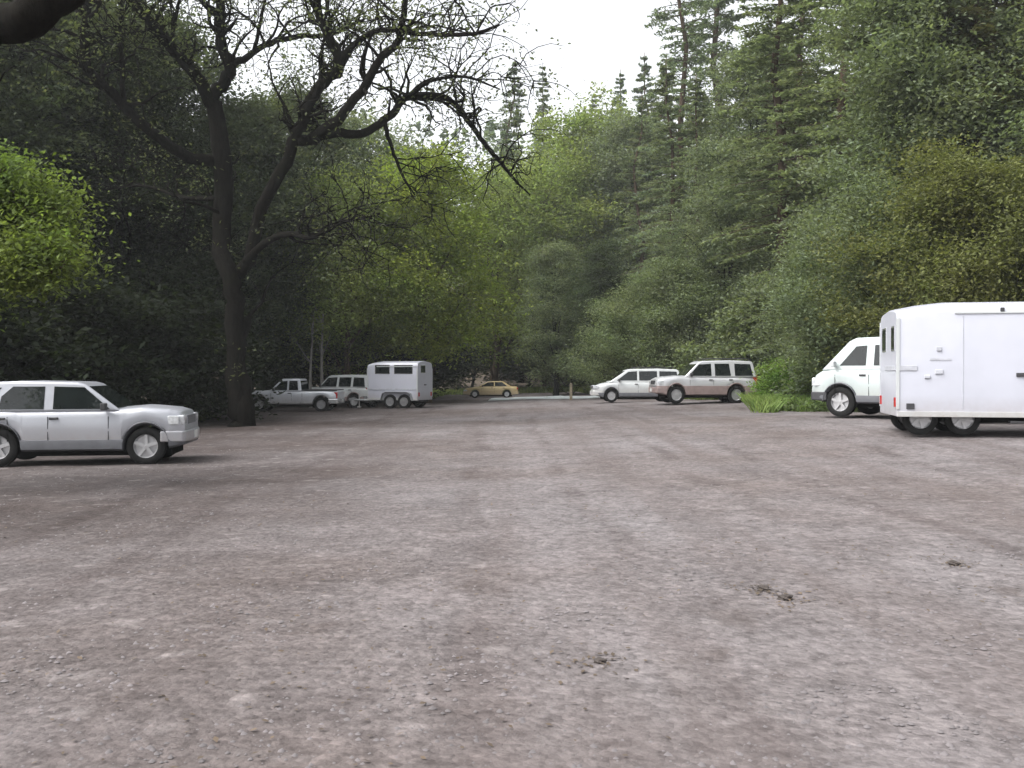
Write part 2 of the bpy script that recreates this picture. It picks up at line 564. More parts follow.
def vehicle(name, label, cat, loc, rotz, P, group=None):
    """P['top']: lower-body top line; P['house']: glasshouse outline, front to back; x forward"""
    root = thing(name, label, cat, loc, rotz, group)
    Lf, Lr = P['front'], P['rear']              # x of the ends
    W = P['width'] / 2
    wr = P['wheel_r']
    axles = P['axles']
    Ra = wr * P.get('arch', 1.20)
    sill = P['sill']
    tx = [p[0] for p in P['top']]
    tz = [p[1] for p in P['top']]

    def zt(x):
        return float(np.interp(x, tx, tz))

    def wd(x, extra=0.0):
        e = min(Lf - x, x - Lr)
        return W * (1 - 0.13 * max(0, 1 - max(0, e) / 0.55) ** 2.2) + extra

    def zb(x, ra):
        z = sill
        for a in axles:
            d = abs(x - a)
            if d < ra:
                z = max(z, wr + math.sqrt(max(0, ra * ra - d * d)) * 1.0)
        e = min(Lf - x, x - Lr)
        return z + 0.10 * max(0, 1 - max(0, e) / 0.45)

    xs = set(np.linspace(Lr, Lf, 56).tolist()) | set(tx)
    for a in axles:
        for k in range(-14, 15):
            xs.add(a + Ra * math.sin(k / 14 * PI / 2) * 0.9995)
        xs.add(a + Ra + .004)
        xs.add(a - Ra - .004)
    xs = sorted(x for x in xs if Lr <= x <= Lf)

    def sect(x):
        b, t, w = zb(x, Ra), zt(x), wd(x)
        t = max(t, b + .08)
        h = t - b
        sh = min(.16, h * .35)
        return [(0, b), (w * .93, b), (w - .012, b + .05 * min(1, h * 2)), (w + .012, b + h * .5), (w, t - sh), (w - .025, t - sh * .45), (w - .075, t - sh * .12), (w - .17, t), (0, t + P.get('crown', .03))]

    loft(xs, sect).build('body', P['paint'], root, smooth=38)
    if P.get('clad'):
        ct = P['clad_top']

        def sect2(x):
            b, w = zb(x, Ra * .95), wd(x, .016)
            t = max(ct, b + .07)
            return [(0, b - .008), (w * .93, b - .008), (w - .005, b + .03), (w + .010, b + (t - b) * .6), (w + .004, t - .015), (w - .04, t), (0, t)]
        loft(xs, sect2).build('lower_cladding', P['clad'], root, smooth=38)
    mb = MB()
    mb.box(((axles[0] + axles[1]) / 2, 0, sill + .03), (abs(axles[0] - axles[1]) + .9, W * 1.35, .30))
    mb.build('chassis', M['chassis'], root)
    for a in axles:
        for s in (-1, 1):
            wheel(root, a, s * (W - .125), wr, s, spokes=P.get('spokes', 5))
    # glasshouse
    house = P['house']
    belt = min(p[1] for p in house)
    k = P.get('tumble', .26)
    w0 = W - .035

    def ys(z):
        return w0 - k * (z - belt)
    mb = MB()
    n = len(house)
    vs = [(x, ys(z), z) for x, z in house] + [(x, -ys(z), z) for x, z in house]
    fs = [tuple(range(n)), tuple(range(n, 2 * n))[::-1]]
    for i in range(n):
        j = (i + 1) % n
        fs.append((i, n + i, n + j, j))
    mb.add(vs, fs)
    mb.build('cabin', P.get('roof_paint', P['paint']), root, smooth=40, bevel=.05, seg=3)
    for poly in P['windows']:
        for s in (-1, 1):
            mb = MB()
            nn = Vector((0, s, k * 1.0)).normalized()
            mb.plate([(x, s * (ys(z) + .002), z) for x, z in poly], nn, .008)
            mb.build('side_window', M['glass'], root, bevel=.006)
    # front and rear glass on the end faces of the glasshouse
    for key, nm in (('shield', 'windshield'), ('back', 'rear_window')):
        if key in P:
            (xa, za), (xb, zbb) = P[key]            # lower and upper end of the slope
            d = Vector((xb - xa, 0, zbb - za))
            nn = Vector((d.z, 0, -d.x)).normalized()
            if (key == 'shield') != (nn.x > 0):
                nn = -nn
            lo, hi = (0.12, 0.90)
            pa = Vector((xa, 0, za)) + d * lo
            pb = Vector((xa, 0, za)) + d * hi
            mb = MB()
            ya, yb = ys(pa.z) - .07, ys(pb.z) - .07
            mb.plate([(pa.x, ya, pa.z), (pa.x, -ya, pa.z), (pb.x, -yb, pb.z), (pb.x, yb, pb.z)], nn, .008)
            mb.build(nm, M['glass'], root)
    # lights, bumpers, grille
    hz, hh = P['lamp_z'], P.get('lamp_h', .17)
    for s in (-1, 1):
        mb = MB()
        mb.box((Lf - .10, s * (W * .87 - .13), hz), (.20, .34, hh))
        mb.build('headlight', M['lamp'], root, bevel=.03)
        mb = MB()
        mb.box((Lf - .20, s * (W - .052), hz), (.22, .08, hh * .9))
        mb.build('turn_signal', P.get('signal', M['lamp']), root, bevel=.02)
        mb = MB()
        mb.box((Lr + .10, s * (W * .88 - .045), P['tail_z']), (.19, .15, P.get('tail_h', .30)))
        mb.build('taillight', M['red_lamp'], root, bevel=.02)
        mb = MB()
        mx, mz = P['mirror']
        mb.box((mx, s * (W + .09), mz), (.10, .18, .14))
        mb.box((mx, s * (W + .00), mz - .04), (.05, .10, .04))
        mb.build('mirror', P.get('mirror_mat', M['plastic']), root, bevel=.02)
    mb = MB()
    mb.box((Lf - .02, 0, hz), (.06, W * .95, hh * .9))
    for q in range(4):
        mb.box((Lf + .008, 0, hz - hh * .36 + q * hh * .24), (.016, W * .9, .014))
    mb.build('grille', P.get('grille', M['plastic']), root, bevel=.006)
    bz = P.get('bumper_z', .52)
    for xe, nm, s in ((Lf, 'front_bumper', 1), (Lr, 'rear_bumper', -1)):
        mb = MB()
        pl = [(-.02, -W * .97), (.03, -W * .86), (.07, -W * .5), (.08, 0), (.07, W * .5), (.03, W * .86), (-.02, W * .97), (-.45, W * 1.012), (-.45, -W * 1.012)]
        mb.plate([(xe + s * a, b, bz - .11) for a, b in pl], (0, 0, 1), .22)
        mb.build(nm, P.get('bumper', P['paint']), root, bevel=.03, seg=3)
        mb = MB()
        mb.box((xe + s * .085, 0, bz + .01), (.012, .31, .15))
        mb.build('license_plate', M['plate'], root)
    # handles and seams
    for hx in P.get('handles', []):
        for s in (-1, 1):
            mb = MB()
            mb.box((hx, s * (W + .012), P['handle_z']), (.17, .03, .045))
            mb.build('door_handle', P.get('handle_mat', M['plastic']), root, bevel=.01)
    for sx in P.get('seams', []):
        for s in (-1, 1):
            mb = MB()
            mb.box((sx, s * (W + .0045), (sill + .1 + belt - .05) / 2 + .02), (.011, .012, belt - sill - .28))
            mb.build('door_seam', M['chassis'], root)
    if P.get('rack'):
        x0, x1 = P['rack']
        zr = max(p[1] for p in house)
        mb = MB()
        yr = ys(zr) - .10
        for s in (-1, 1):
            mb.tube([(x0 + .12, s * yr, zr - .01), (x0, s * yr, zr + .07), (x1, s * yr, zr + .07), (x1 - .12, s * yr, zr - .01)], .018, 6)
        for q in range(P.get('rack_bars', 3)):
            xx = x0 + (x1 - x0) * (q + .5) / P.get('rack_bars', 3)
            mb.tube([(xx, -yr, zr + .07), (xx, yr, zr + .07)], .014, 6)
        mb.build('roof_rack', M['plastic'], root, smooth=40)
    return root


def ground_z(x, y):
    return gz(x, y) + 0.02


# --- silver SUV, near left, nose to the right
PA = dict(front=2.10, rear=-2.35, width=1.78, wheel_r=.375, axles=(1.375, -1.375), sill=.30, paint=M['silver'],
          top=[(-2.35, .95), (-2.30, 1.04), (-1.9, 1.08), (.80, 1.10), (1.3, 1.145), (1.8, 1.10), (2.0, 1.04), (2.10, .90)],
          clad=M['clad_grey'], clad_top=.52,
          house=[(.92, 1.06), (.20, 1.60), (.05, 1.635), (-1.0, 1.66), (-2.05, 1.62), (-2.15, 1.58), (-2.32, 1.06)],
          windows=[[(.70, 1.11), (.20, 1.535), (-.36, 1.55), (-.36, 1.11)], [(-.53, 1.11), (-.53, 1.55), (-1.12, 1.55), (-1.32, 1.36), (-1.36, 1.11)], [(-1.50, 1.11), (-1.47, 1.36), (-1.32, 1.53), (-2.05, 1.52), (-2.16, 1.11)]],
          shield=((.92, 1.06), (.20, 1.60)), back=((-2.32, 1.06), (-2.15, 1.58)),
          lamp_z=.88, lamp_h=.20, tail_z=.86, mirror=(.62, 1.16), bumper=M['silver'], bumper_z=.56, handles=(-.33, -1.30), handle_z=.93,
          seams=(.68, -.44, -1.18), grille=M['clad_grey'])
PA['crown'] = .03
xA = -8.46
vehicle('silver_suv', 'silver SUV with grey lower cladding, its tail cut off by the left picture edge', 'car',
        (xA - .22, 20.3, ground_z(xA, 20.0) + .0), math.radians(8), PA)

# --- silver pickup, back left, nose to the left
PP = dict(front=2.35, rear=-2.35, width=1.7, wheel_r=.36, axles=(1.5, -1.55), sill=.36, paint=M['silver_pale'],
          top=[(-2.35, .95), (-2.3, 1.00), (-.5, 1.00), (-.45, 1.0), (.95, 1.02), (2.0, .98), (2.25, .92), (2.35, .80)],
          house=[(1.02, .99), (.46, 1.55), (.36, 1.60), (-.40, 1.60), (-.48, 1.56), (-.58, .99)],
          windows=[[(.82, 1.05), (.42, 1.47), (.13, 1.50), (.13, 1.05)], [(.04, 1.05), (.04, 1.50), (-.36, 1.50), (-.42, 1.05)]],
          shield=((1.02, .99), (.46, 1.55)), back=((-.58, .99), (-.48, 1.56)), lamp_z=.78, tail_z=.80, mirror=(.75, 1.08),
          bumper=M['chrome'], bumper_z=.50, handles=(.0,), handle_z=.90, seams=(.92, -.10, -.62))
lo = at(294, 49.5)
pk = vehicle('silver_pickup', 'silver pickup truck with an open bed standing before the dark wood beyond the oak', 'pickup',
             (lo[0], lo[1], lo[2] + .02), PI - .05, PP)
mb = MB()
mb.box((-1.45, 0, 1.055), (1.66, 1.35, .02))
for s in (-1, 1):
    mb.box((-1.45, s * .75, 1.05), (1.74, .07, .05))
mb.build('truck_bed', M['plastic'], pk, bevel=.01)

# --- white SUV that tows the small trailer
PT = dict(front=2.35, rear=-2.25, width=1.85, wheel_r=.38, axles=(1.42, -1.35), sill=.38, paint=M['white'],
          top=[(-2.25, .95), (-2.2, 1.10), (.9, 1.12), (2.0, 1.08), (2.25, 1.0), (2.35, .86)],
          house=[(.98, 1.09), (.38, 1.70), (.22, 1.76), (-1.0, 1.79), (-1.98, 1.75), (-2.08, 1.70), (-2.22, 1.09)],
          windows=[[(.78, 1.15), (.36, 1.62), (-.22, 1.65), (-.22, 1.15)], [(-.36, 1.15), (-.36, 1.65), (-1.12, 1.65), (-1.12, 1.15)], [(-1.26, 1.15), (-1.26, 1.65), (-1.90, 1.63), (-2.02, 1.15)]],
          shield=((.98, 1.09), (.38, 1.70)), back=((-2.22, 1.09), (-2.08, 1.70)), lamp_z=.84, tail_z=1.0, tail_h=.5, mirror=(.72, 1.2),
          bumper=M['chrome'], bumper_z=.55, handles=(-.2, -1.1), handle_z=.98, seams=(.8, -.29, -1.19), clad=M['clad_brown'], clad_top=.62)
lo = at(342, 54.5)
vehicle('towing_suv', 'white SUV with red tail lamps hitched ahead of the small pale horse trailer', 'car', (lo[0], lo[1], lo[2] + .02), PI - .42, PT)

# --- tan sedan far back
PS = dict(front=2.3, rear=-2.3, width=1.75, wheel_r=.32, axles=(1.35, -1.35), sill=.24, paint=M['tan'],
          top=[(-2.3, .72), (-2.2, .93), (-1.4, .97), (.9, .95), (2.0, .80), (2.2, .72), (2.3, .58)],
          house=[(1.05, .92), (.30, 1.34), (.1, 1.38), (-.9, 1.38), (-1.1, 1.35), (-1.75, .94)],
          windows=[[(.78, .98), (.26, 1.28), (-.25, 1.31), (-.25, .98)], [(-.35, .98), (-.35, 1.31), (-.95, 1.31), (-1.38, .98)]],
          shield=((1.05, .92), (.30, 1.34)), back=((-1.75, .94), (-1.1, 1.35)), lamp_z=.62, lamp_h=.13, tail_z=.78, tail_h=.14, mirror=(.7, 1.0),
          bumper_z=.42, handles=(-.1, -1.1), handle_z=.84, seams=(.75, -.3, -1.2))
lo = at(491, 75)
vehicle('tan_sedan', 'low tan sedan parked alone at the far end of the lot', 'car', (lo[0], lo[1], lo[2] + .02), PI, PS).scale = (.88, .95, .90)

# --- white minivan behind the two-tone SUV
PV = dict(front=2.35, rear=-2.35, width=1.85, wheel_r=.34, axles=(1.40, -1.42), sill=.28, paint=M['white'],
          top=[(-2.35, .8), (-2.3, 1.02), (1.0, 1.06), (1.9, .92), (2.2, .80), (2.35, .62)],
          house=[(1.55, 1.0), (.58, 1.62), (.35, 1.68), (-1.0, 1.70), (-2.05, 1.66), (-2.15, 1.6), (-2.33, 1.0)],
          windows=[[(1.12, 1.1), (.50, 1.54), (.05, 1.57), (.05, 1.1)], [(-.06, 1.1), (-.06, 1.57), (-1.0, 1.57), (-1.0, 1.1)], [(-1.12, 1.1), (-1.12, 1.57), (-2.02, 1.55), (-2.14, 1.1)]],
          shield=((1.55, 1.0), (.58, 1.62)), back=((-2.33, 1.0), (-2.15, 1.6)), lamp_z=.76, tail_z=1.0, tail_h=.4, mirror=(1.0, 1.12),
          bumper_z=.46, handles=(.1, -.9), handle_z=.92, seams=(1.02, 0, -1.06), clad=M['clad_grey'], clad_top=.50, rack=(.1, -1.9))
lo = at(636, 49.5)
vehicle('white_minivan', 'white minivan half hidden behind the two-tone SUV', 'van', (lo[0], lo[1], lo[2] + .02), PI, PV).scale = (.93, .97, .97)

# --- two-tone SUV
PB = dict(front=2.22, rear=-2.25, width=1.80, wheel_r=.37, axles=(1.36, -1.30), sill=.36, paint=M['champagne'],
          top=[(-2.25, .92), (-2.2, 1.06), (.85, 1.10), (1.3, 1.12), (1.95, 1.06), (2.15, .98), (2.22, .82)],
          clad=M['clad_brown'], clad_top=.74,
          house=[(1.02, 1.07), (.36, 1.66), (.20, 1.73), (-1.0, 1.76), (-2.0, 1.72), (-2.08, 1.66), (-2.22, 1.07)],
          windows=[[(.80, 1.13), (.34, 1.59), (-.20, 1.62), (-.20, 1.13)], [(-.36, 1.13), (-.36, 1.62), (-1.0, 1.62), (-1.06, 1.13)], [(-1.24, 1.13), (-1.24, 1.62), (-1.94, 1.60), (-2.04, 1.13)]],
          shield=((1.02, 1.07), (.36, 1.66)), back=((-2.22, 1.07), (-2.08, 1.66)), lamp_z=.86, tail_z=.95, tail_h=.4, mirror=(.72, 1.18),
          bumper=M['clad_brown'], bumper_z=.55, handles=(-.16, -1.04), handle_z=.97, seams=(.76, -.28, -1.14), rack=(0, -1.9))
lo = at(702, 41)
vehicle('silver_suv', 'silver-over-brown two-tone SUV facing the middle of the lot in front of a pale willow bush', 'car', (lo[0], lo[1], lo[2] + .02), PI + .06, PB).scale = (.92, .96, 1.0)

# --- white van beside the big trailer
PW = dict(front=2.3, rear=-2.6, width=1.98, wheel_r=.38, axles=(1.50, -1.60), sill=.36, paint=M['mint'],
          top=[(-2.6, .9), (-2.55, 1.22), (1.6, 1.24), (2.0, 1.18), (2.2, 1.08), (2.3, .85)],
          house=[(2.02, 1.17), (1.32, 1.92), (1.14, 2.0), (-1.0, 2.04), (-2.4, 2.0), (-2.5, 1.94), (-2.58, 1.2)],
          windows=[[(1.52, 1.30), (1.12, 1.78), (.84, 1.80), (.84, 1.30)], [(.64, 1.30), (.64, 1.81), (-.75, 1.82), (-.75, 1.30)], [(-1.1, 1.30), (-1.1, 1.82), (-2.3, 1.82), (-2.36, 1.30)]],
          shield=((2.02, 1.17), (1.32, 1.92)), back=((-2.58, 1.2), (-2.5, 1.94)), lamp_z=.88, lamp_h=.22, tail_z=1.1, tail_h=.35, mirror=(1.62, 1.34),
          clad=M['clad_grey'], clad_top=.56, bumper=M['plastic'], bumper_z=.52, handles=(.90,), handle_z=1.06, seams=(1.62, .74, -.9), tumble=.18, signal=M['lamp'], mirror_mat=M['white'])
vx, vy = 10.66, 26.5
wv = vehicle('white_van', 'white high-roofed van with a short sloping nose poking out behind the big horse trailer', 'van', (vx, vy, ground_z(vx, vy) + .02), PI - .75, PW)
wv.scale = (1.06, 1.06, 1.06)


# --- horse trailers
def trailer(name, label, loc, rotz, Lb, Wb, z0, H, slope, mat, windows, axles, legs, details, pull=1, tuck=.02, skirt=True):
    root = thing(name, label, 'trailer', loc, rotz)
    hw = Wb / 2
    # body: sides straight, arched roof, raked upper nose; x forward
    sec = [(0, z0), (hw, z0), (hw, H - .22), (hw - .03, H - .12), (hw - .12, H - .035), (hw - .35, H), (0, H + .05)]
    xs = [-Lb / 2, -Lb / 2 + .04, Lb / 2 - slope[0], Lb / 2 - slope[0] * .5, Lb / 2 - slope[0] * .15, Lb / 2 - .02, Lb / 2]

    def sect(x):
        e = max(0, (x - (Lb / 2 - slope[0])) / slope[0])
        dz = slope[1] * e ** 1.5
        end = .012 if (x <= -Lb / 2 + 1e-6 or x >= Lb / 2 - 1e-6) else 0
        return [(y * (1 - end), (z if z < H - .3 else z - dz) - (end if z > z0 + .1 else -end)) for y, z in sec]
    loft(xs, sect).build('body', mat, root, smooth=30)
    # vertical seams, floor rail and drip rail
    mb = MB()
    for s in (-1, 1):
        mb.box((0, s * (hw + .012), z0 + .055), (Lb - .02, .03, .11))
        mb.box((-slope[0] * .5, s * (hw + .010), H - .235), (Lb - slope[0] - .06, .024, .04))
        for e in (-1, 1):
            mb.box((e * (Lb / 2 - .02), s * (hw + .006), (z0 + H - .30) / 2 + .06), (.07, .024, H - z0 - .48))
    mb.build('trim_rail', M['white'], root, bevel=.005)
    mb = MB()
    nseam = int(Lb / 1.2)
    for q in range(1, nseam):
        for s in (-1, 1):
            mb.box((-Lb / 2 + Lb * q / nseam, s * (hw + .002), (z0 + H) / 2 - .04), (.012, .010, H - z0 - .44))
    mb.build('panel_seam', M['grey_panel'], root)
    for (face, a, z, w, h) in windows:
        mb = MB()
        fr = MB()
        if face == 'front':
            mb.box((Lb / 2 + .012, a, z), (.016, w, h))
            fr.box((Lb / 2 + .004, a, z), (.014, w + .08, h + .08))
        elif face == 'rear':
            mb.box((-Lb / 2 - .012, a, z), (.016, w, h))
            fr.box((-Lb / 2 - .004, a, z), (.014, w + .08, h + .08))
        else:
            s = 1 if face == 'left' else -1
            mb.box((a, s * (hw + .012), z), (w, .016, h))
            fr.box((a, s * (hw + .004), z), (w + .08, .014, h + .08))
        o = mb.build('window', M['glass'], root, bevel=.004)
        fr.build('window_frame', M['chrome'], o, bevel=.004)
    wr = .36
    mb = MB()
    mb.box((-.15, 0, z0 - .06), (Lb * .86, Wb * .55, .13))
    mb.build('chassis', M['chassis'], root)
    for s in (-1, 1):
        for a in axles:
            wheel(root, a, s * (hw - tuck), wr, s, width=.20, spokes=6)
        mb = MB()
        xa, xb = min(axles) - wr - .12, max(axles) + wr + .12
        pl = [(xa, z0 - .02), (xa + .10, wr * 2 + .04), (xa + .30, wr * 2 + .12), (xb - .30, wr * 2 + .12), (xb - .10, wr * 2 + .04), (xb, z0 - .02)]
        inner = [(x * .97 + (xa + xb) / 2 * .03, z - .035) for x, z in pl][::-1]
        for i in range(len(pl) - 1):
            (xA_, zA_), (xB_, zB_) = pl[i], pl[i + 1]
            d = Vector((xB_ - xA_, 0, zB_ - zA_))
            nn = Vector((-d.z, 0, d.x)).normalized()
            y0, y1 = s * (hw + .004), s * (hw + .20)
            mb.plate([(xA_, y0, zA_), (xB_, y0, zB_), (xB_, y1, zB_), (xA_, y1, zA_)], nn, .012)
        if skirt:
            mb.build('fender', M['steel'], root)
        mb = MB()
        mb.box((-pull * (Lb / 2 + .012), s * (hw - .16), z0 + .30), (.03, .12, .20))
        mb.build('taillight', M['red_lamp'], root, bevel=.006)
    # tongue, coupler, jack
    tl = 0.85 if Lb > 4 else 1.25
    mb = MB()
    for s in (-1, 1):
        mb.tube([(pull * (Lb / 2 - .2), s * hw * .62, z0 - .05), (pull * (Lb / 2 + tl), s * .03, z0 - .02)], .045, 4)
    mb.box((pull * (Lb / 2 + .12), 0, z0 - .0), (.05, hw * 1.1, .06))
    mb.build('tongue', M['steel'], root)
    mb = MB()
    mb.box((pull * (Lb / 2 + tl + .08), 0, z0 + .02), (.28, .10, .10))
    mb.lathe_y((pull * (Lb / 2 + tl + .22), 0, z0 + .0), [(-.07, .02), (-.06, .07), (.06, .07), (.07, .02)], 12)
    mb.build('coupler', M['steel'], root, bevel=.01)
    mb = MB()
    jx = pull * (Lb / 2 + tl * .72)
    mb.tube([(jx, .07, .07), (jx, .07, z0 + .50)], .032, 10)
    mb.tube([(jx, .07, z0 + .47), (jx + .16, .07, z0 + .50), (jx + .16, .07, z0 + .62)], .012, 6)
    mb.box((jx, .07, .035), (.16, .16, .07))
    mb.build('jack', M['white'], root, smooth=40)
    for (lx, ly) in legs:
        mb = MB()
        mb.box((lx, ly, z0 * .5 + .05), (.09, .09, z0 - .02))
        mb.box((lx, ly, .03), (.18, .18, .06))
        mb.build('landing_leg', M['white'], root, bevel=.008)
    for (nm, m_, c, s) in details:
        mb = MB()
        mb.box(c, s)
        mb.build(nm, M[m_], root, bevel=min(s) * .3)
    return root


a0 = math.radians(168.5)          # nose to the left and a little away
ux, uy = math.cos(a0), math.sin(a0)
Lb, Wb = 5.2, 2.15
# the near front corner stands at (8.15, 21.0)
near = Vector((8.08, 21.0))
fwd = Vector((ux, uy))
leftv = Vector((-uy, ux))          # the trailer's own left points at the camera
c2 = near - fwd * (Lb / 2) - leftv * (Wb / 2)
tz0 = gz(c2.x - 1.0, c2.y) + .03
hwC = Wb / 2


def sd(dist, h):                   # a spot on the near side, dist metres behind the nose
    return (Lb / 2 - dist, hwC, h)


detC = [
    ('marker_light', 'plastic', (Lb / 2 - .27, hwC + .012, .62), (.16, .03, .12)),
    ('marker_light', 'plastic', (Lb / 2 - 2.05, hwC + .012, 2.62), (.08, .03, .09)),
    ('door_latch', 'plastic', (Lb / 2 - 2.42, hwC + .016, 1.28), (.20, .04, .08)),
    ('door_latch', 'grey_panel', (Lb / 2 - .60, hwC + .016, 1.24), (.12, .04, .07)),
    ('door_hinge', 'grey_panel', (Lb / 2 - .83, hwC + .012, 1.34), (.16, .03, .09)),
    ('door_hinge', 'grey_panel', (Lb / 2 - .83, hwC + .012, 1.82), (.10, .03, .09)),
    ('warning_decal', 'grey_panel', (Lb / 2 - .86, hwC + .004, 1.60), (.42, .010, .05)),
    ('trim_band', 'grey_panel', (Lb / 2 - .20, hwC + .008, 1.42), (.40, .018, .11)),
    ('trim_band', 'grey_panel', (Lb / 2 + .006, .3, 1.42), (.018, 1.3, .10)),
    ('step', 'plastic', (Lb / 2 - 2.6, hwC - .12, .30), (.75, .22, .05)),
]
trailer('horse_trailer', 'big white horse trailer with plain flat side filling the right edge', (c2.x, c2.y, tz0), a0, Lb, Wb, .40, 2.80, (1.1, .17), M['white_cool'],
        [('front', .62, 2.05, .30, .46), ('front', -.50, 2.05, .42, .46), ('right', .6, 2.05, .8, .45), ('left', -1.7, 2.05, .7, .45)],
        (Lb / 2 - .52, Lb / 2 - 1.36), [], detC, pull=-1, tuck=.34, skirt=False)

lo = at(400, 51.5)
detL = [('door_latch', 'plastic', (-1.42, 0, 1.2), (.03, .25, .06)),
        ('trim_band', 'grey_panel', (0, .93, .98), (2.7, .018, .08))]
trailer('horse_trailer', 'small pale horse trailer behind the white SUV at the back of the lot', (lo[0], lo[1], lo[2] + .02), PI - .33, 2.8, 1.84, .42, 2.36, (.5, .10), M['white_cool'],
        [('left', -.62, 1.98, .95, .38), ('left', .55, 1.98, .75, .38), ('rear', .25, 2.0, .5, .30)], (.10, -.68), [], detL)


# ------------------------------------------------------------------ ground
def strip_axis(lo, hi, fine_lo, fine_hi, nf, nc):
    a = np.linspace(lo, fine_lo, nc, endpoint=False)
    b = np.linspace(fine_lo, fine_hi, nf)
    c = np.linspace(fine_hi, hi, nc + 1)[1:]
    return np.concatenate([a, b, c])


gx = strip_axis(-150, 150, -26, 26, 105, 30)
gy = strip_axis(-25, 250, -20, 110, 200, 30)
XX, YY = np.meshgrid(gx, gy)
ZZ = gz(XX, YY)
nx, ny = len(gx), len(gy)
idx = np.arange(nx * ny).reshape(ny, nx)
fc = np.stack([idx[:-1, :-1], idx[:-1, 1:], idx[1:, 1:], idx[1:, :-1]], -1).reshape(-1, 4)
me = np_mesh('ground', np.stack([XX, YY, ZZ], -1).reshape(-1, 3), fc)
me.polygons.foreach_set('use_smooth', [True] * len(me.polygons))
tag(link_mesh('ground', me, M['soil']), kind='structure')

ys_ = np.concatenate([np.linspace(-12, 30, 150), np.linspace(30.4, 96, 130)])
NC = 120
rows = []
for y in ys_:
    w1 = .5 * math.sin(y * .9) + .35 * math.sin(y * 2.3 + 1) + .2 * math.sin(y * 5.1)
    w2 = .5 * math.sin(y * .8 + 2) + .35 * math.sin(y * 2.1) + .2 * math.sin(y * 4.7 + 1)
    t = np.linspace(0, 1, NC)
    xs_ = (lot_left(y) + w1) * (1 - t) + (lot_right(y) + w2) * t
    zz = gz(xs_, np.full(NC, y)) + .02
    zz = zz + .010 * np.sin(xs_ * 2.9 + y * .5) * np.sin(y * 2.1 + xs_ * .3)
    zz[0] -= .05
    zz[-1] -= .05
    rows.append(np.stack([xs_, np.full(NC, y), zz], -1))
V = np.concatenate(rows)
idx = np.arange(len(ys_) * NC).reshape(len(ys_), NC)
fc = np.stack([idx[:-1, :-1], idx[:-1, 1:], idx[1:, 1:], idx[1:, :-1]], -1).reshape(-1, 4)
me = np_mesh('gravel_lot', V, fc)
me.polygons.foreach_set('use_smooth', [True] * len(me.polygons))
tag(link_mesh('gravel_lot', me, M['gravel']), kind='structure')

# pale wet strip of gravel road at the far end
vs, n_ = [], 40
for i in range(n_):
    t = i / (n_ - 1)
    x = -1.2 + 8.6 * t
    for q in range(5):
        y = 63 + (q / 4) * (11 + 1.2 * math.sin(x * 2.2)) + .8 * math.sin(x * 1.3 + q)
        vs.append((x + .3 * math.sin(y * 2), y, gz(x, y) + .036))
fc = [(i * 5 + q, (i + 1) * 5 + q, (i + 1) * 5 + q + 1, i * 5 + q + 1) for i in range(n_ - 1) for q in range(4)]
tag(link_mesh('road', np_mesh('road', vs, fc), M['pale_gravel']), kind='structure')


# loose stones lying on the lot
def stones(n, ylo, yhi, seed, smin, smax):
    r = np.random.RandomState(seed)
    y = ylo + (yhi - ylo) * r.rand(n) ** 1.6
    half = np.minimum(0.56 * y + .6, 9)
    x = (r.rand(n) * 2 - 1) * half
    s = smin + (smax - smin) * r.rand(n) ** 3
    z = gz(x, y) + .022
    base = np.array([[1, 0, 0], [.3, .95, 0], [-.8, .6, 0], [-.8, -.6, 0], [.3, -.95, 0], [.15, .1, .7]])
    fb = np.array([[0, 1, 5], [1, 2, 5], [2, 3, 5], [3, 4, 5], [4, 0, 5]])
    a = r.rand(n) * 2 * PI
    jit = base[None] * (1 + .5 * (r.rand(n, 6, 3) - .5))
    ca, sa = np.cos(a)[:, None], np.sin(a)[:, None]
    px = jit[:, :, 0] * ca - jit[:, :, 1] * sa
    py = jit[:, :, 0] * sa + jit[:, :, 1] * ca
    v = np.stack([x[:, None] + px * s[:, None], y[:, None] + py * s[:, None], z[:, None] + jit[:, :, 2] * s[:, None] - .004], -1)
    f = fb[None] + (np.arange(n) * 6)[:, None, None]
    return v.reshape(-1, 3), f.reshape(-1, 3)


v, f = stones(16000, 3.6, 24, 3, .004, .022)
tag(link_mesh('gravel', np_mesh('gravel', v, f), M['stone']), label='loose stones strewn over the parking lot', cat='gravel', kind='stuff')


def clod(px, py, r, label):
    Y = CAM_H * F / (py - HOR)
    x = (px - 512) / F * Y
    bm = bmesh.new()
    bmesh.ops.create_icosphere(bm, subdivisions=4, radius=1)
    rr = random.Random(int(px))
    ph = [rr.uniform(0, 6) for _ in range(6)]
    for q in bm.verts:
        c = q.co
        d = 1 + .10 * math.sin(23 * c.x + ph[5]) * math.sin(19 * c.y) * math.sin(17 * c.z + 1) + .26 * math.sin(3 * c.x + ph[0]) * math.sin(3.3 * c.y + ph[1]) + .16 * math.sin(7 * c.z + ph[2] + 4 * c.x) + .10 * math.sin(11 * c.y + ph[3]) * math.sin(9 * c.x + ph[4])
        q.co = Vector((c.x * r * 1.15 * d, c.y * r * d, max(-.02, c.z * r * .6 * d + .01)))
    me = bpy.data.meshes.new('clod')
    bm.to_mesh(me)
    bm.free()
    me.polygons.foreach_set('use_smooth', [True] * len(me.polygons))
    o = link_mesh('dirt_clod', me, M['clod'])
    o.location = (x, Y, gz(x, Y) + .025)
    tag(o, label, 'dirt clod')


clod(764, 594, .036, 'flat dark clod of dirt on the gravel, the farther of the pair on the right')
clod(786, 604, .042, 'rounded dark clod of dirt on the gravel, the nearer of the pair on the right')
clod(600, 668, .028, 'small lone dark clod of dirt on the gravel closest to the camera')
clod(955, 570, .040, 'wide brownish clod of dirt lying far out on the reddish gravel')


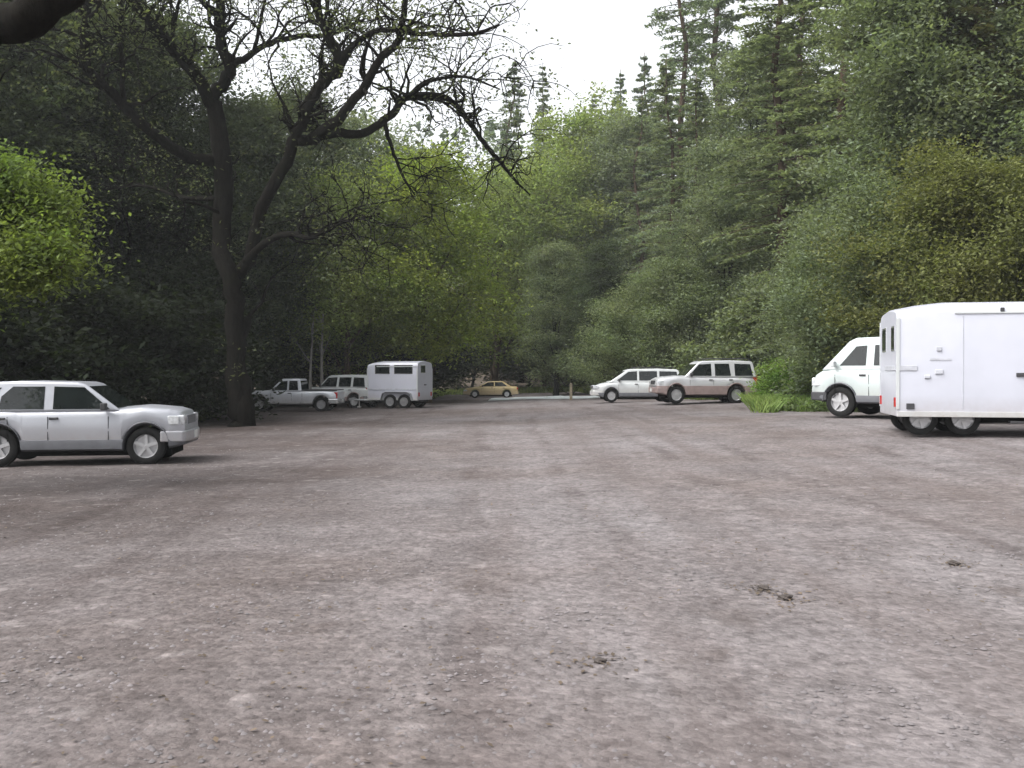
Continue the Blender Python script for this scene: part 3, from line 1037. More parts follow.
# dead leaves and crumbs of dirt blown over the lot
def litter():
    r = np.random.RandomState(55)
    n = 5200
    y = 3.7 + 40 * r.rand(n) ** 1.5
    x = (r.rand(n) * 2 - 1) * np.minimum(.56 * y + .5, 15)
    keep = (np.sin(x * 1.3 + y * .5) + np.sin(y * 1.1 - x * .4) + 2.2 * r.rand(n) - .06 * x) > .9
    x, y = x[keep], y[keep]
    cx, cy = [], []
    for (px, py) in ((764, 594), (786, 604), (600, 668), (955, 570)):
        Y = CAM_H * F / (py - HOR)
        k = 60
        cx.append((px - 512) / F * Y + r.normal(size=k) * .12)
        cy.append(Y + r.normal(size=k) * .14)
    x = np.concatenate([x] + cx)
    y = np.concatenate([y] + cy)
    C = np.stack([x, y, gz(x, y) + .034], -1)
    V, F_ = leaf_quads(C, .034, r, aspect=.6, up=3.0)
    return np_mesh('leaf_litter', V, F_)


# ------------------------------------------------------------------ foliage
def rand_dirs(n, r):
    v = r.normal(size=(n, 3))
    return v / np.linalg.norm(v, axis=1, keepdims=True)


def leaf_quads(C, size, r, aspect=.5, up=.5, droop=0.0):
    """one pointed four-sided leaf at every centre"""
    n = len(C)
    nrm = rand_dirs(n, r)
    nrm[:, 2] = np.abs(nrm[:, 2]) + up
    nrm /= np.linalg.norm(nrm, axis=1, keepdims=True)
    d = rand_dirs(n, r)
    d[:, 2] -= droop
    d -= nrm * np.sum(d * nrm, axis=1, keepdims=True)
    d /= np.linalg.norm(d, axis=1, keepdims=True) + 1e-9
    w = np.cross(nrm, d)
    s = (size * (.6 + .8 * r.rand(n)))[:, None]
    V = np.stack([C - d * s * .5, C + w * s * aspect * .5 - d * s * .05, C + d * s * .5 - nrm * s * .12, C - w * s * aspect * .5 - d * s * .05], 1)
    F_ = np.arange(n * 4).reshape(n, 4)
    return V.reshape(-1, 3), F_


M['litter'] = simple('dead_leaves', (0.085, 0.062, 0.042), 0.9, var=0.6, scale=2.5)
tag(link_mesh('leaf_litter', litter(), M['litter']), 'dead leaves and crumbs scattered thinly over the gravel', 'leaf litter', kind='stuff')


def spline(pts, sub=4):
    """Catmull-Rom through rows of numbers"""
    P = np.asarray(pts, float)
    if len(P) < 3:
        t = np.linspace(0, 1, sub + 1)[:, None]
        return P[0] * (1 - t) + P[-1] * t
    Q = np.vstack([2 * P[0] - P[1], P, 2 * P[-1] - P[-2]])
    out = []
    for i in range(1, len(Q) - 2):
        for k in range(sub):
            t = k / sub
            out.append(.5 * ((2 * Q[i]) + (-Q[i - 1] + Q[i + 1]) * t + (2 * Q[i - 1] - 5 * Q[i] + 4 * Q[i + 1] - Q[i + 2]) * t * t + (-Q[i - 1] + 3 * Q[i] - 3 * Q[i + 1] + Q[i + 2]) * t ** 3))
    out.append(P[-1])
    return np.array(out)


def broadleaf(name, seed, H, Rad, base, nlobe, nclu, nleaf, lsize, bark, spread=.5, trunk_r=.28, droop=.0, lean=0.0):
    """trunk mesh and crown mesh of a broad-leaved tree standing at the origin"""
    r = np.random.RandomState(seed)
    mb = MB()
    top = np.array([lean, 0, H * .86])
    tr = [np.array([0, 0, -.3]), np.array([r.normal() * .15, r.normal() * .15, H * .25]), np.array([lean * .5 + r.normal() * .3, r.normal() * .3, H * .55]), top]
    tp = spline(tr, 5)
    mb.tube(tp, np.linspace(trunk_r * 1.15, trunk_r * .15, len(tp)) + trunk_r * .35 * np.exp(-np.arange(len(tp)) * 1.2), 9)
    lobes = []
    for k in range(nlobe):
        t = (k + r.rand()) / nlobe
        z = base + (H - base) * (.08 + .84 * t)
        prof = math.sin(PI * min(1, .22 + .74 * t)) ** .7
        a = k * 2.4 + r.rand() * 1.2
        rad = Rad * prof * (.30 + .42 * r.rand())
        c = np.array([math.cos(a) * rad + lean * t, math.sin(a) * rad, z])
        lobes.append((c, Rad * (.32 + .22 * r.rand()) * (.6 + .4 * prof)))
    cen = []
    for (c, lr) in lobes:
        k0 = min(len(tp) - 2, int(len(tp) * max(.1, (c[2] - Rad * .55) / (H * .9))))
        p0 = tp[max(1, k0)]
        mid = (p0 + c) / 2 + np.array([0, 0, .25]) + r.normal(size=3) * .25
        bp_ = spline([p0, mid, c], 4)
        mb.tube(bp_, np.linspace(trunk_r * .38, trunk_r * .08, len(bp_)), 5, cap=False)
        m = max(6, int(nclu / nlobe))
        d = rand_dirs(m, r)
        d[:, 2] *= .8
        rr = lr * (.45 + .65 * r.rand(m) ** .6)
        pc = c + d * rr[:, None]
        for q in pc[::2]:
            mb.tube(spline([c, (c + q) / 2 + r.normal(size=3) * .12, q], 2), [trunk_r * .07, trunk_r * .05, trunk_r * .045, trunk_r * .035, trunk_r * .02][:5], 4, cap=False)
        cen.append(pc)
    cen = np.concatenate(cen)
    cen = cen[cen[:, 2] > base * .55]
    n = len(cen)
    kk = np.maximum(8, (nleaf * (.4 + 1.2 * r.rand(n))).astype(int))
    rep = np.repeat(np.arange(n), kk)
    sg = (spread * (.6 + .8 * r.rand(n)))[rep]
    off = r.normal(size=(len(rep), 3)) * sg[:, None]
    off[:, 2] *= .55
    off[:, 2] -= droop * np.hypot(off[:, 0], off[:, 1])
    C = cen[rep] + off
    V, F_ = leaf_quads(C, lsize, r)
    tme = bpy.data.meshes.new(name + '_trunk')
    tme.from_pydata(mb.v, [], mb.f)
    tme.polygons.foreach_set('use_smooth', [True] * len(tme.polygons))
    tme.materials.append(M[bark])
    cme = np_mesh(name + '_crown', V, F_)
    cme.materials.append(M['leaf'])
    return tme, cme, H


def conifer(name, seed, H, Lmax, base, bark='bark_brown', trunk_r=.38, dens=1.0, bare=.0, card=.34):
    r = np.random.RandomState(seed)
    mb = MB()
    tp = np.array([[r.normal() * .05 * k, r.normal() * .05 * k, -.3 + (H + .3) * k / 8] for k in range(9)])
    tp[-1, :2] = tp[-2, :2]
    mb.tube(tp, np.linspace(trunk_r, .03, 9), 9)
    CC = []
    z = base
    while z < H - .3:
        t = (z - base) / (H - base)
        for q in range(r.randint(4, 7)):
            a = r.rand() * 2 * PI
            Lb_ = Lmax * (1 - t) ** .75 * (.55 + .6 * r.rand()) + .25
            if r.rand() < bare:
                continue
            rise = .25 - .55 * (1 - t) + r.normal() * .08
            d = np.array([math.cos(a), math.sin(a), 0])
            s = np.linspace(0, 1, 6)
            x0 = np.array([np.interp(z, tp[:, 2], tp[:, 0]), np.interp(z, tp[:, 2], tp[:, 1]), z])
            P = x0 + d * (Lb_ * s)[:, None]
            P[:, 2] += rise * Lb_ * s - .22 * Lb_ * s * s + .10 * Lb_ * s ** 3
            mb.tube(P, np.linspace(.02 + .02 * Lb_ * .4, .006, 6), 4, cap=False)
            m = int(dens * (12 + 26 * Lb_))
            u = .12 + .90 * r.rand(m) ** .75
            side = np.array([-d[1], d[0], 0])
            wmax = .30 * Lb_ * (1.05 - u * .75)
            lat = (r.rand(m) * 2 - 1) * wmax
            pos = x0 + d * (Lb_ * u - np.abs(lat) * -.35)[:, None] + side * lat[:, None]
            pos[:, 2] += rise * Lb_ * u - .22 * Lb_ * u * u + .10 * Lb_ * u ** 3 - np.abs(lat) * .25 - r.rand(m) * .22
            CC.append(pos)
        z += .32 + .40 * r.rand() + .3 * (1 - t) * .5
    C = np.concatenate(CC)
    V, F_ = leaf_quads(C, card, r, aspect=.36, up=.9, droop=.7)
    tme = bpy.data.meshes.new(name + '_trunk')
    tme.from_pydata(mb.v, [], mb.f)
    tme.polygons.foreach_set('use_smooth', [True] * len(tme.polygons))
    tme.materials.append(M[bark])
    cme = np_mesh(name + '_crown', V, F_)
    cme.materials.append(M['leaf'])
    return tme, cme, H


PROTO = {}
for i in range(3):
    PROTO['bay%d' % i] = broadleaf('bay_tree', 100 + i, 18, 4.6, 2.6, 20, 420, 150, .19, 'bark_dark', spread=.55)
for i in range(2):
    PROTO['maple%d' % i] = broadleaf('maple', 200 + i, 14, 4.8, 2.4, 15, 330, 130, .19, 'bark_brown', spread=.6, trunk_r=.2, droop=.25)
for i in range(3):
    PROTO['fir%d' % i] = conifer('fir', 300 + i, 32, 4.2, 3.0, dens=1.5, card=.29)
PROTO['openfir'] = conifer('open_fir', 320, 40, 4.8, 5.0, dens=.75, bare=.22, card=.34)
for i in range(3):
    PROTO['bigbush%d' % i] = broadleaf('big_bush', 450 + i, 7.5, 4.0, .7, 16, 420, 150, .125, 'bark_dark', spread=.42, trunk_r=.10)
    PROTO['bush%d' % i] = broadleaf('bush', 400 + i, 4.0, 2.3, .5, 9, 150, 80, .17, 'bark_dark', spread=.34, trunk_r=.06)
USED = {}


def plant(kind, px, Y, height, color, name, cat, label, group=None, rot=None, sx=1.0, dx=0):
    tme, cme, H = PROTO[kind]
    x, y, z = at(px, Y)
    s = height / H
    a = R.rand() * 2 * PI if rot is None else rot
    root = thing(name, label, cat, (x + dx, y, z), a, group)
    root.scale = (s * sx, s * sx, s)
    t = link_mesh('trunk' if cat != 'bush' else 'stems', tme, None, root)
    c = link_mesh('crown' if cat != 'bush' else 'foliage', cme, None, root)
    c.color = (*color, 1)
    return root


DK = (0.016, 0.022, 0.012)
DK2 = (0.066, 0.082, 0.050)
BAY = (0.130, 0.158, 0.094)
BAY2 = (0.140, 0.168, 0.108)
MAP = (0.19, 0.235, 0.05)
MAP2 = (0.17, 0.21, 0.07)
FIR = (0.13, 0.165, 0.12)
WIL = (0.14, 0.17, 0.095)
OLV = (0.12, 0.13, 0.05)

# left wood
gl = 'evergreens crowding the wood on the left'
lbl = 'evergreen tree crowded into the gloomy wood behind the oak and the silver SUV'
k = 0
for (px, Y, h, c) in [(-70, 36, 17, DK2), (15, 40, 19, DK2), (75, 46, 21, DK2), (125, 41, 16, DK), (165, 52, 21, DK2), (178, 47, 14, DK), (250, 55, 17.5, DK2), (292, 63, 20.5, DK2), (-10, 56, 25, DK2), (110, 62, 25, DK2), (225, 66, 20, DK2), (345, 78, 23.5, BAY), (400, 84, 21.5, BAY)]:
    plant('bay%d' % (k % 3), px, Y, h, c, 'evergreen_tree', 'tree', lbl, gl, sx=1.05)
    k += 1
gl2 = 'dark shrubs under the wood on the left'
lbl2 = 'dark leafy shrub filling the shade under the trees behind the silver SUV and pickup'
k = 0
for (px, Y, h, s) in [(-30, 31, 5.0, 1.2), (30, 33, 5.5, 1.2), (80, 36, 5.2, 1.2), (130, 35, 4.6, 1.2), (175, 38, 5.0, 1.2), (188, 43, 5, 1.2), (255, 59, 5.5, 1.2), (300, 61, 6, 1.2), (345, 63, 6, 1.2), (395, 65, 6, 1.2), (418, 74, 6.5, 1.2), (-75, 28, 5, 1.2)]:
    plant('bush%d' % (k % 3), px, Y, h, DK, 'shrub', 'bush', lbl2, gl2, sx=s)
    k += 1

# maples in the middle left
plant('maple0', 352, 57, 13.0, MAP2, 'maple_tree', 'tree', 'yellow-green maple with drooping sprays just behind the right-hand limbs of the oak')
plant('maple1', 428, 60, 15.6, MAP, 'maple_tree', 'tree', 'bright yellow-green domed maple standing behind the small pale horse trailer')
plant('maple0', 492, 92, 21, MAP2, 'maple_tree', 'tree', 'broad green maple standing to the right of the domed yellow-green one', sx=1.05)
plant('maple1', 398, 64, 12.0, MAP2, 'maple_tree', 'tree', 'lower maple squeezed between the drooping maple and the domed one')
plant('maple0', 545, 98, 23, MAP2, 'maple_tree', 'tree', 'tall olive-green maple rising behind the tan sedan')
plant('maple1', 588, 104, 29.5, MAP2, 'maple_tree', 'tree', 'tall yellow-green tree under the patch of open sky', sx=1.0)
plant('bay1', 520, 108, 22, BAY, 'evergreen_tree', 'tree', 'rounded mid-green tree behind the tan sedan, backed by the spire-topped fir')
plant('bay2', 556, 78, 12.5, BAY, 'evergreen_tree', 'tree', 'low mid-green evergreen to the left of the white minivan')
plant('bay0', 602, 74, 11.5, (.05, .066, .036), 'evergreen_tree', 'tree', 'shadowy dark-green evergreen right above the white minivan')
plant('bush0', 470, 99, 6.5, DK2, 'shrub', 'bush', 'dark shrub right behind the tan sedan', sx=1.5)
plant('bush1', 530, 99, 6.5, DK2, 'shrub', 'bush', 'dark shrub to the right behind the tan sedan', sx=1.5)
plant('bush2', 572, 80, 5.0, BAY, 'shrub', 'bush', 'green shrub at the end of the pale strip of road', sx=1.3)

# far middle
plant('fir0', 546, 128, 37.5, FIR, 'fir_tree', 'tree', 'slender fir whose lone spire stands against the open sky', sx=.7)
plant('fir1', 622, 122, 36, FIR, 'fir_tree', 'tree', 'grey-green fir below the right edge of the open sky')
plant('fir2', 650, 112, 36, FIR, 'fir_tree', 'tree', 'grey-green fir to the left of the tall thin-branched fir')
plant('openfir', 684, 76, 42, FIR, 'fir_tree', 'tree', 'very tall fir with ragged open branches against the sky')
plant('fir0', 722, 88, 45, FIR, 'fir_tree', 'tree', 'dense tall fir right behind the ragged open one', sx=1.2)
plant('fir1', 640, 84, 25, BAY2, 'fir_tree', 'tree', 'shorter hazy fir rising above the two-tone SUV')
plant('bay1', 634, 98, 27, BAY2, 'evergreen_tree', 'tree', 'broad pale-green tree filling the slope between the firs above the minivan')
plant('fir1', 664, 100, 33, BAY2, 'fir_tree', 'tree', 'full pale-green fir just left of the ragged open fir', sx=1.3)
plant('fir2', 508, 112, 36, FIR, 'fir_tree', 'tree', 'far fir at the left edge of the open sky')
plant('fir0', 590, 140, 34, FIR, 'fir_tree', 'tree', 'faint far fir in the middle of the tree line under the open sky')

# willows and shrubs behind the right-hand cars
plant('bigbush0', 640, 60, 7.0, WIL, 'willow_bush', 'bush', 'wide pale grey-green willow bush behind the white minivan', sx=1.2)
plant('bigbush1', 690, 58, 8.0, WIL, 'willow_bush', 'bush', 'tall pale grey-green willow bush behind the hood of the two-tone SUV', sx=1.0)
plant('bush2', 750, 51, 5.0, WIL, 'willow_bush', 'bush', 'low rounded willow bush behind the tail of the two-tone SUV', sx=1.1)
plant('fir2', 672, 72, 24, BAY2, 'fir_tree', 'tree', 'soft grey-green fir above the willow bushes', sx=1.15)
plant('fir0', 700, 66, 21, BAY2, 'fir_tree', 'tree', 'soft grey-green fir at the foot of the ragged open one', sx=1.2)
plant('bay0', 728, 58, 15, BAY2, 'evergreen_tree', 'tree', 'olive leafy tree above the tail of the two-tone SUV')

# right wood
plant('fir0', 782, 52, 27, BAY2, 'fir_tree', 'tree', 'tall broad fir above the bright grass patch', sx=1.35)
plant('fir1', 842, 48, 27, BAY2, 'fir_tree', 'tree', 'tall broad fir straight above the white van', sx=1.35)
plant('bay1', 912, 40, 19, BAY, 'evergreen_tree', 'tree', 'tall evergreen above the nose of the big horse trailer')
plant('fir2', 975, 40, 26, (.115, .112, .062), 'fir_tree', 'tree', 'tall brownish fir reaching the right edge above the big horse trailer', sx=1.3)
plant('fir2', 800, 66, 36, BAY, 'fir_tree', 'tree', 'tall fir standing deep in the right-hand wood behind the grass patch')
plant('fir0', 880, 58, 36, BAY, 'fir_tree', 'tree', 'tall fir standing deep in the right-hand wood behind the white van')
plant('fir1', 960, 52, 34, BAY, 'fir_tree', 'tree', 'tall fir standing deep in the right-hand wood behind the big horse trailer')
plant('fir0', 938, 43, 28, (.120, .112, .070), 'fir_tree', 'tree', 'dense brownish-green fir over the middle of the big horse trailer', sx=1.2)
plant('bay0', 1060, 40, 20, BAY, 'evergreen_tree', 'tree', 'evergreen cut off by the right edge of the picture')
plant('bay1', 760, 72, 26, BAY, 'evergreen_tree', 'tree', 'big evergreen to the right of the ragged open fir', sx=.9)
plant('bigbush0', 815, 54, 9, BAY2, 'shrub', 'bush', 'big green shrub behind the bright grass patch', sx=1.1)
plant('bigbush1', 858, 40, 7.5, BAY, 'shrub', 'bush', 'big dark-green shrub over the roof of the white van', sx=1.1)
plant('bigbush2', 890, 33, 7.5, BAY, 'shrub', 'bush', 'dark-green shrub over the front of the big horse trailer', sx=1.0)
plant('bigbush0', 945, 31, 7.6, OLV, 'shrub', 'bush', 'olive shrub over the middle of the big horse trailer', sx=1.0)
plant('bigbush1', 1000, 29.5, 7.4, OLV, 'shrub', 'bush', 'yellowish shrub over the right end of the big horse trailer', sx=1.0)
plant('bush1', 786, 37.2, 1.75, (.15, .235, .06), 'shrub', 'bush', 'low bright-green shrub in the grass between the two-tone SUV and the white van', sx=1.25)
plant('bush0', 812, 36.4, 1.5, (.14, .215, .06), 'shrub', 'bush', 'small bright-green shrub at the nose of the white van', sx=1.2)
plant('bush2', 850, 34.5, 3.0, BAY, 'shrub', 'bush', 'small low shrub behind the roof of the white van', sx=1.2)


# the distant wooded hillside: one mass
def far_wood():
    r = np.random.RandomState(77)
    C = []
    for k in range(330):
        y = 135 + 95 * r.rand()
        x = (r.rand() * 2 - 1) * (.62 * y)
        h = 17 + 12 * r.rand()
        z0 = gz(x, y)
        m = 190
        t = r.rand(m)
        rad = (1 - t) ** .8 * 4.2 * (.5 + .5 * r.rand(m)) + .2
        a = r.rand(m) * 2 * PI
        C.append(np.stack([x + rad * np.cos(a), y + rad * np.sin(a), z0 + 1 + t * h - rad * .25], -1))
    C = np.concatenate(C)
    V, F_ = leaf_quads(C, 1.25, r, aspect=.55, up=.7, droop=.5)
    return np_mesh('distant_wood', V, F_)


o = link_mesh('distant_wood', far_wood(), M['leaf'])
o.color = (*FIR, 1)
tag(o, 'distant wooded hillside closing the valley below the sky', 'wood', kind='stuff')


# ------------------------------------------------------------------ the oak
def limb_tree(name, label, lines, Y0, seed, n_sec, leafcol, leaves_per, leaf_size, bark='bark_dark', twig_len=1.6, group=None, crown=True, base=None, up=.55, thin=1.0):
    r = np.random.RandomState(seed)
    bx, by, bz = base
    org = np.array([bx, by, bz])
    mb = MB()
    samples = []
    for ln in lines:
        pts = []
        for (px, py, dY, rad) in ln:
            p = np.array(at(px, Y0 + dY, py)) - org
            pts.append([*p, rad * thin])
        S = spline(pts, 6)
        n = len(S)
        wob = np.stack([np.convolve(r.normal(size=n + 4), np.ones(5) / 5, 'valid') for _ in range(3)], -1) * S[:, 3:4] * .9
        wob[0] = 0
        S[:, :3] += wob
        mb.tube(S[:, :3], np.maximum(.012, S[:, 3]), 9)
        L_ = np.cumsum(np.r_[0, np.linalg.norm(np.diff(S[:, :3], axis=0), axis=1)])
        samples.append((S, L_))
    tips = []
    wt = np.array([s[1][-1] * (1 if s[0][0, 3] < .3 else .25) for s in samples])
    wt /= wt.sum()
    for q in range(n_sec):
        S, L_ = samples[r.choice(len(samples), p=wt)]
        i = r.randint(int(len(S) * .3), len(S) - 1)
        p = S[i, :3].copy()
        tang = S[i + 1, :3] - S[i, :3]
        tang /= np.linalg.norm(tang) + 1e-9
        d = rand_dirs(1, r)[0] + tang * .7 + np.array([0, 0, up])
        d /= np.linalg.norm(d)
        ln = twig_len * (.5 + r.rand())
        rad = min(S[i, 3] * .55, .055 + .04 * r.rand())
        P = [p]
        for k in range(6):
            d = d + r.normal(size=3) * .32
            d /= np.linalg.norm(d)
            P.append(P[-1] + d * ln / 6)
        mb.tube(P, np.linspace(rad, .012, 7), 5, cap=False)
        for k in range(5):
            j = r.randint(2, 7)
            p2 = P[j]
            d2 = d + rand_dirs(1, r)[0] * 1.1
            d2 /= np.linalg.norm(d2)
            Q = [p2]
            for m in range(4):
                d2 = d2 + r.normal(size=3) * .35
                d2 /= np.linalg.norm(d2)
                Q.append(Q[-1] + d2 * ln * .16)
            mb.tube(Q, np.linspace(.018, .006, 5), 4, cap=False)
            tips += [Q[-1], Q[-2]]
    root = thing(name, label, 'tree', tuple(org), 0, group)
    me_ = bpy.data.meshes.new('trunk')
    me_.from_pydata(mb.v, [], mb.f)
    me_.polygons.foreach_set('use_smooth', [True] * len(me_.polygons))
    link_mesh('trunk', me_, M[bark], root)
    if crown:
        tips = np.array(tips)
        kk = (leaves_per * (.2 + 1.6 * r.rand(len(tips)))).astype(int)
        rep = np.repeat(np.arange(len(tips)), kk)
        C = tips[rep] + r.normal(size=(len(rep), 3)) * np.array([.28, .28, .16])
        V_, F_ = leaf_quads(C, leaf_size, r)
        c = link_mesh('crown', np_mesh('crown', V_, F_), M['leaf'], root)
        c.color = (*leafcol, 1)
    return root


OY = 34.0
bx, by, bz = at(236, OY)
base_py = HOR + (CAM_H - bz) / OY * F
oak = [
    [(236, base_py + 6, 0, .34), (237, 380, 0, .255), (236, 312, 0, .26), (226, 250, 0, .26), (221, 156, .3, .27), (216, 104, .3, .22)],
    [(246, base_py + 4, .4, .30), (243, 360, .5, .24), (238, 318, .2, .22)],
    [(216, 106, .3, .20), (198, 78, -.5, .17), (172, 47, -1.2, .14), (135, 5, -2, .11), (110, -40, -2.5, .07)],
    [(216, 108, .3, .20), (226, 76, .2, .17), (229, 62, 0, .16), (221, 46, -.2, .14), (219, 0, -.6, .12), (224, -60, -1, .06)],
    [(229, 63, 0, .12), (255, 52, .8, .09), (292, 39, 1.4, .08), (333, 36, 2, .06), (365, 20, 2.5, .03)],
    [(221, 162, .3, .18), (177, 151, -.6, .15), (125, 109, -1.6, .135), (94, 78, -2.3, .13), (86, 42, -2.8, .12), (92, 0, -3.2, .10), (90, -50, -3.4, .06)],
    [(125, 110, -1.6, .08), (124, 70, -2.2, .065), (122, 31, -2.4, .055), (127, -20, -2.6, .04)],
    [(92, 45, -2.8, .07), (125, 33, -2.0, .05), (160, 30, -1.2, .035)],
    [(238, 275, 0, .18), (262, 222, -.5, .17), (292, 155, -1.2, .165), (302, 125, -1.5, .155), (323, 94, -1.8, .15), (339, 68, -2, .15), (333, 42, -2.2, .13), (318, 16, -2.5, .11), (316, -40, -2.7, .06)],
    [(313, 138, -1.4, .15), (344, 109, -2.2, .13), (365, 89, -2.6, .12), (380, 63, -3, .105), (398, 42, -3.3, .09), (404, 0, -3.6, .075), (400, -40, -3.8, .04)],
    [(300, 141, -1.3, .16), (320, 138, -1.0, .14), (359, 136, -.6, .12), (385, 120, -.4, .11), (406, 99, -.2, .10), (448, 99, .3, .09), (469, 124, .7, .08), (490, 150, 1, .07), (508, 172, 1.2, .05), (530, 196, 1.4, .02)],
    [(339, 68, -2, .09), (375, 34, -2.8, .075), (417, 34, -3.4, .06), (469, 36, -4, .05), (500, 26, -4.4, .03)],
    [(406, 99, -.2, .06), (432, 82, -1, .05), (465, 78, -1.5, .04), (500, 90, -2, .02)],
    [(385, 120, -.4, .07), (392, 150, -.2, .05), (402, 175, .1, .04), (415, 196, .4, .02)],
    [(246, 262, -.2, .12), (280, 236, -1.2, .09), (312, 236, -1.8, .07), (345, 222, -2.3, .05), (380, 214, -2.8, .03)],
    [(219, 200, .2, .08), (180, 196, 1, .06), (145, 186, 1.6, .04), (105, 190, 2, .02)],
    [(172, 47, -1.2, .06), (178, 20, -1.4, .05), (182, -20, -1.6, .03)],
    [(255, 52, .8, .06), (262, 20, .6, .05), (272, -20, .3, .03)],
]
limb_tree('oak_tree', 'big gnarled oak with black twisting limbs spreading over the left side of the lot', oak, OY, 5, 270, (.085, .100, .055), 7, .13, base=(bx, by, bz), twig_len=1.9, thin=1.2)

# bright-leaved tree whose bough enters from the left edge
Yb = 15.0
bxx, byy, bzz = at(-130, Yb)
bl = [
    [(-130, HOR + (CAM_H - bzz) / Yb * F + 8, 0, .22), (-126, 330, 0, .18), (-118, 250, 0, .15), (-110, 170, .2, .11), (-100, 90, .3, .06)],
    [(-120, 262, 0, .10), (-80, 240, .2, .07), (-30, 228, .5, .05), (15, 220, .6, .035), (50, 228, .6, .02)],
    [(-112, 200, 0, .09), (-70, 190, -.2, .06), (-20, 180, -.3, .045), (15, 195, -.2, .03), (36, 210, 0, .02)],
    [(-124, 300, 0, .08), (-80, 285, -.3, .05), (-30, 270, -.5, .04), (15, 262, -.6, .025), (34, 262, -.6, .015)],
    [(-110, 200, 0, .06), (-60, 188, .6, .04), (-10, 192, .9, .03), (12, 200, 1, .015)],
]
limb_tree('bright_leafed_tree', 'bright fresh-green leafy bough reaching in from the left edge above the silver SUV', bl, Yb, 9, 110, (.115, .158, .046), 42, .085, bark='bark_brown', base=(bxx, byy, bzz), twig_len=.42, up=.05)

# thick bare limb in the top left corner
Yl = 11.0
bxx, byy, bzz = at(-190, Yl)
bl = [
    [(-190, HOR + (CAM_H - bzz) / Yl * F + 10, 0, .34), (-186, 250, 0, .28), (-150, 120, 0, .25), (-70, 80, -.1, .23), (0, 42, -.2, .22), (50, 8, -.4, .20), (110, -50, -.6, .12), (150, -130, -.8, .06)],
    [(-150, 118, 0, .16), (-130, 20, .3, .12), (-100, -80, .5, .06)],
]
limb_tree('leaning_tree', 'thick dark bare limb crossing the top left corner', bl, Yl, 12, 14, DK2, 4, .14, base=(bxx, byy, bzz), twig_len=1.0, crown=False)


# slender trunks
def bare_trunk(px, Y, h, r0, mat, label, lean=.02, name='slender_tree', branches=5):
    x, y, z = at(px, Y)
    root = thing(name, label, 'tree', (x, y, z))
    r = np.random.RandomState(int(px))
    mb = MB()
    P = [np.array([lean * h * (t ** 1.3) + .06 * math.sin(5 * t + px), .05 * math.sin(7 * t), -.2 + (h + .2) * t]) for t in np.linspace(0, 1, 10)]
    mb.tube(P, np.linspace(r0, r0 * .35, 10), 8)
    for k in range(branches):
        i = r.randint(4, 9)
        d = rand_dirs(1, r)[0]
        d[2] = abs(d[2]) * .6 + .2
        Q = [P[i] + d * s + np.array([0, 0, .12 * s * s]) for s in np.linspace(0, 1.4, 5)]
        mb.tube(Q, np.linspace(r0 * .35, .01, 5), 5, cap=False)
    mb.build('trunk', M[mat], root, smooth=60)
    return root


bare_trunk(311, 54, 4.6, .10, 'bark_pale', 'left one of two slim pale trunks behind the silver pickup', .01)
bare_trunk(323, 54.5, 5.2, .11, 'bark_pale', 'right one of two slim pale trunks behind the silver pickup', -.01)

# wooden marker post at the end of the lot
x, y, z = at(571, 60)
root = thing('marker_post', 'short pale wooden post at the end of the lot left of the white minivan', 'post', (x, y, z))
mb = MB()
mb.box((0, 0, .48), (.16, .16, 1.0))
mb.add([(-.08, -.08, .98), (.08, -.08, .98), (.08, .08, .98), (-.08, .08, .98), (0, 0, 1.06)], [(0, 1, 4), (1, 2, 4), (2, 3, 4), (3, 0, 4)])
mb.build('post', M['wood'], root, bevel=.01)


# ------------------------------------------------------------------ grass
def blades(pts, h, r, lean=.35, w=.02):
    n = len(pts)
    a = r.rand(n) * 2 * PI
    hh = h * (.5 + r.rand(n))
    d = np.stack([np.cos(a), np.sin(a), np.zeros(n)], -1)
    q = np.stack([-np.sin(a), np.cos(a), np.zeros(n)], -1)
    ww = (w * (.6 + .8 * r.rand(n)))[:, None]
    ln = (lean * hh * r.rand(n))[:, None]
    up = np.zeros((n, 3))
    up[:, 2] = hh
    V = np.stack([pts - q * ww, pts + q * ww, pts + q * ww * .6 + d * ln * .4 + up * .6, pts + d * ln + up], 1)
    return V.reshape(-1, 3), np.arange(n * 4).reshape(n, 4)


def scatter(n, fn, r):
    out = []
    while len(out) < n:
        p = fn(r)
        if p is not None:
            out.append((p[0], p[1], gz(*p) + .0))
    return np.array(out)


rg = np.random.RandomState(31)


def patch(r):
    y = 33.2 + 5.5 * r.rand() ** .6
    x = y * .246 + .4 * math.sin(y * 2.6) + 3.6 * r.rand() ** .8
    y += .5 * math.sin(x * 2.1) + .3 * math.sin(x * 5)
    if math.sin(x * 3 + y) * math.sin(y * 2.3) + r.rand() < .15:
        return None
    return x, y


v, f = blades(scatter(34000, patch, rg), .38, rg, lean=1.0, w=.013)
o = link_mesh('grass', np_mesh('grass', v, f), M['leaf'])
o.color = (.19, .27, .09, 1)
tag(o, 'patch of bright green grass between the two-tone SUV and the white van', 'grass', kind='stuff')


def verge(r):
    if r.rand() < .45:
        y = 38 + 55 * r.rand()
        x = lot_right(y) - .5 + 5 * r.rand() ** 1.6
    elif r.rand() < .5:
        y = 88 + 10 * r.rand()
        x = -9 + 18 * r.rand()
    else:
        y = 62 + 32 * r.rand()
        x = lot_left(y) + .5 - 4 * r.rand() ** 1.4
    return x, y


v, f = blades(scatter(26000, verge, rg), .26, rg, w=.03)
o = link_mesh('grass', np_mesh('grass', v, f), M['leaf'])
o.color = (.105, .135, .04, 1)
tag(o, 'rough yellow-green grass along the far margins of the lot', 'grass', kind='stuff')

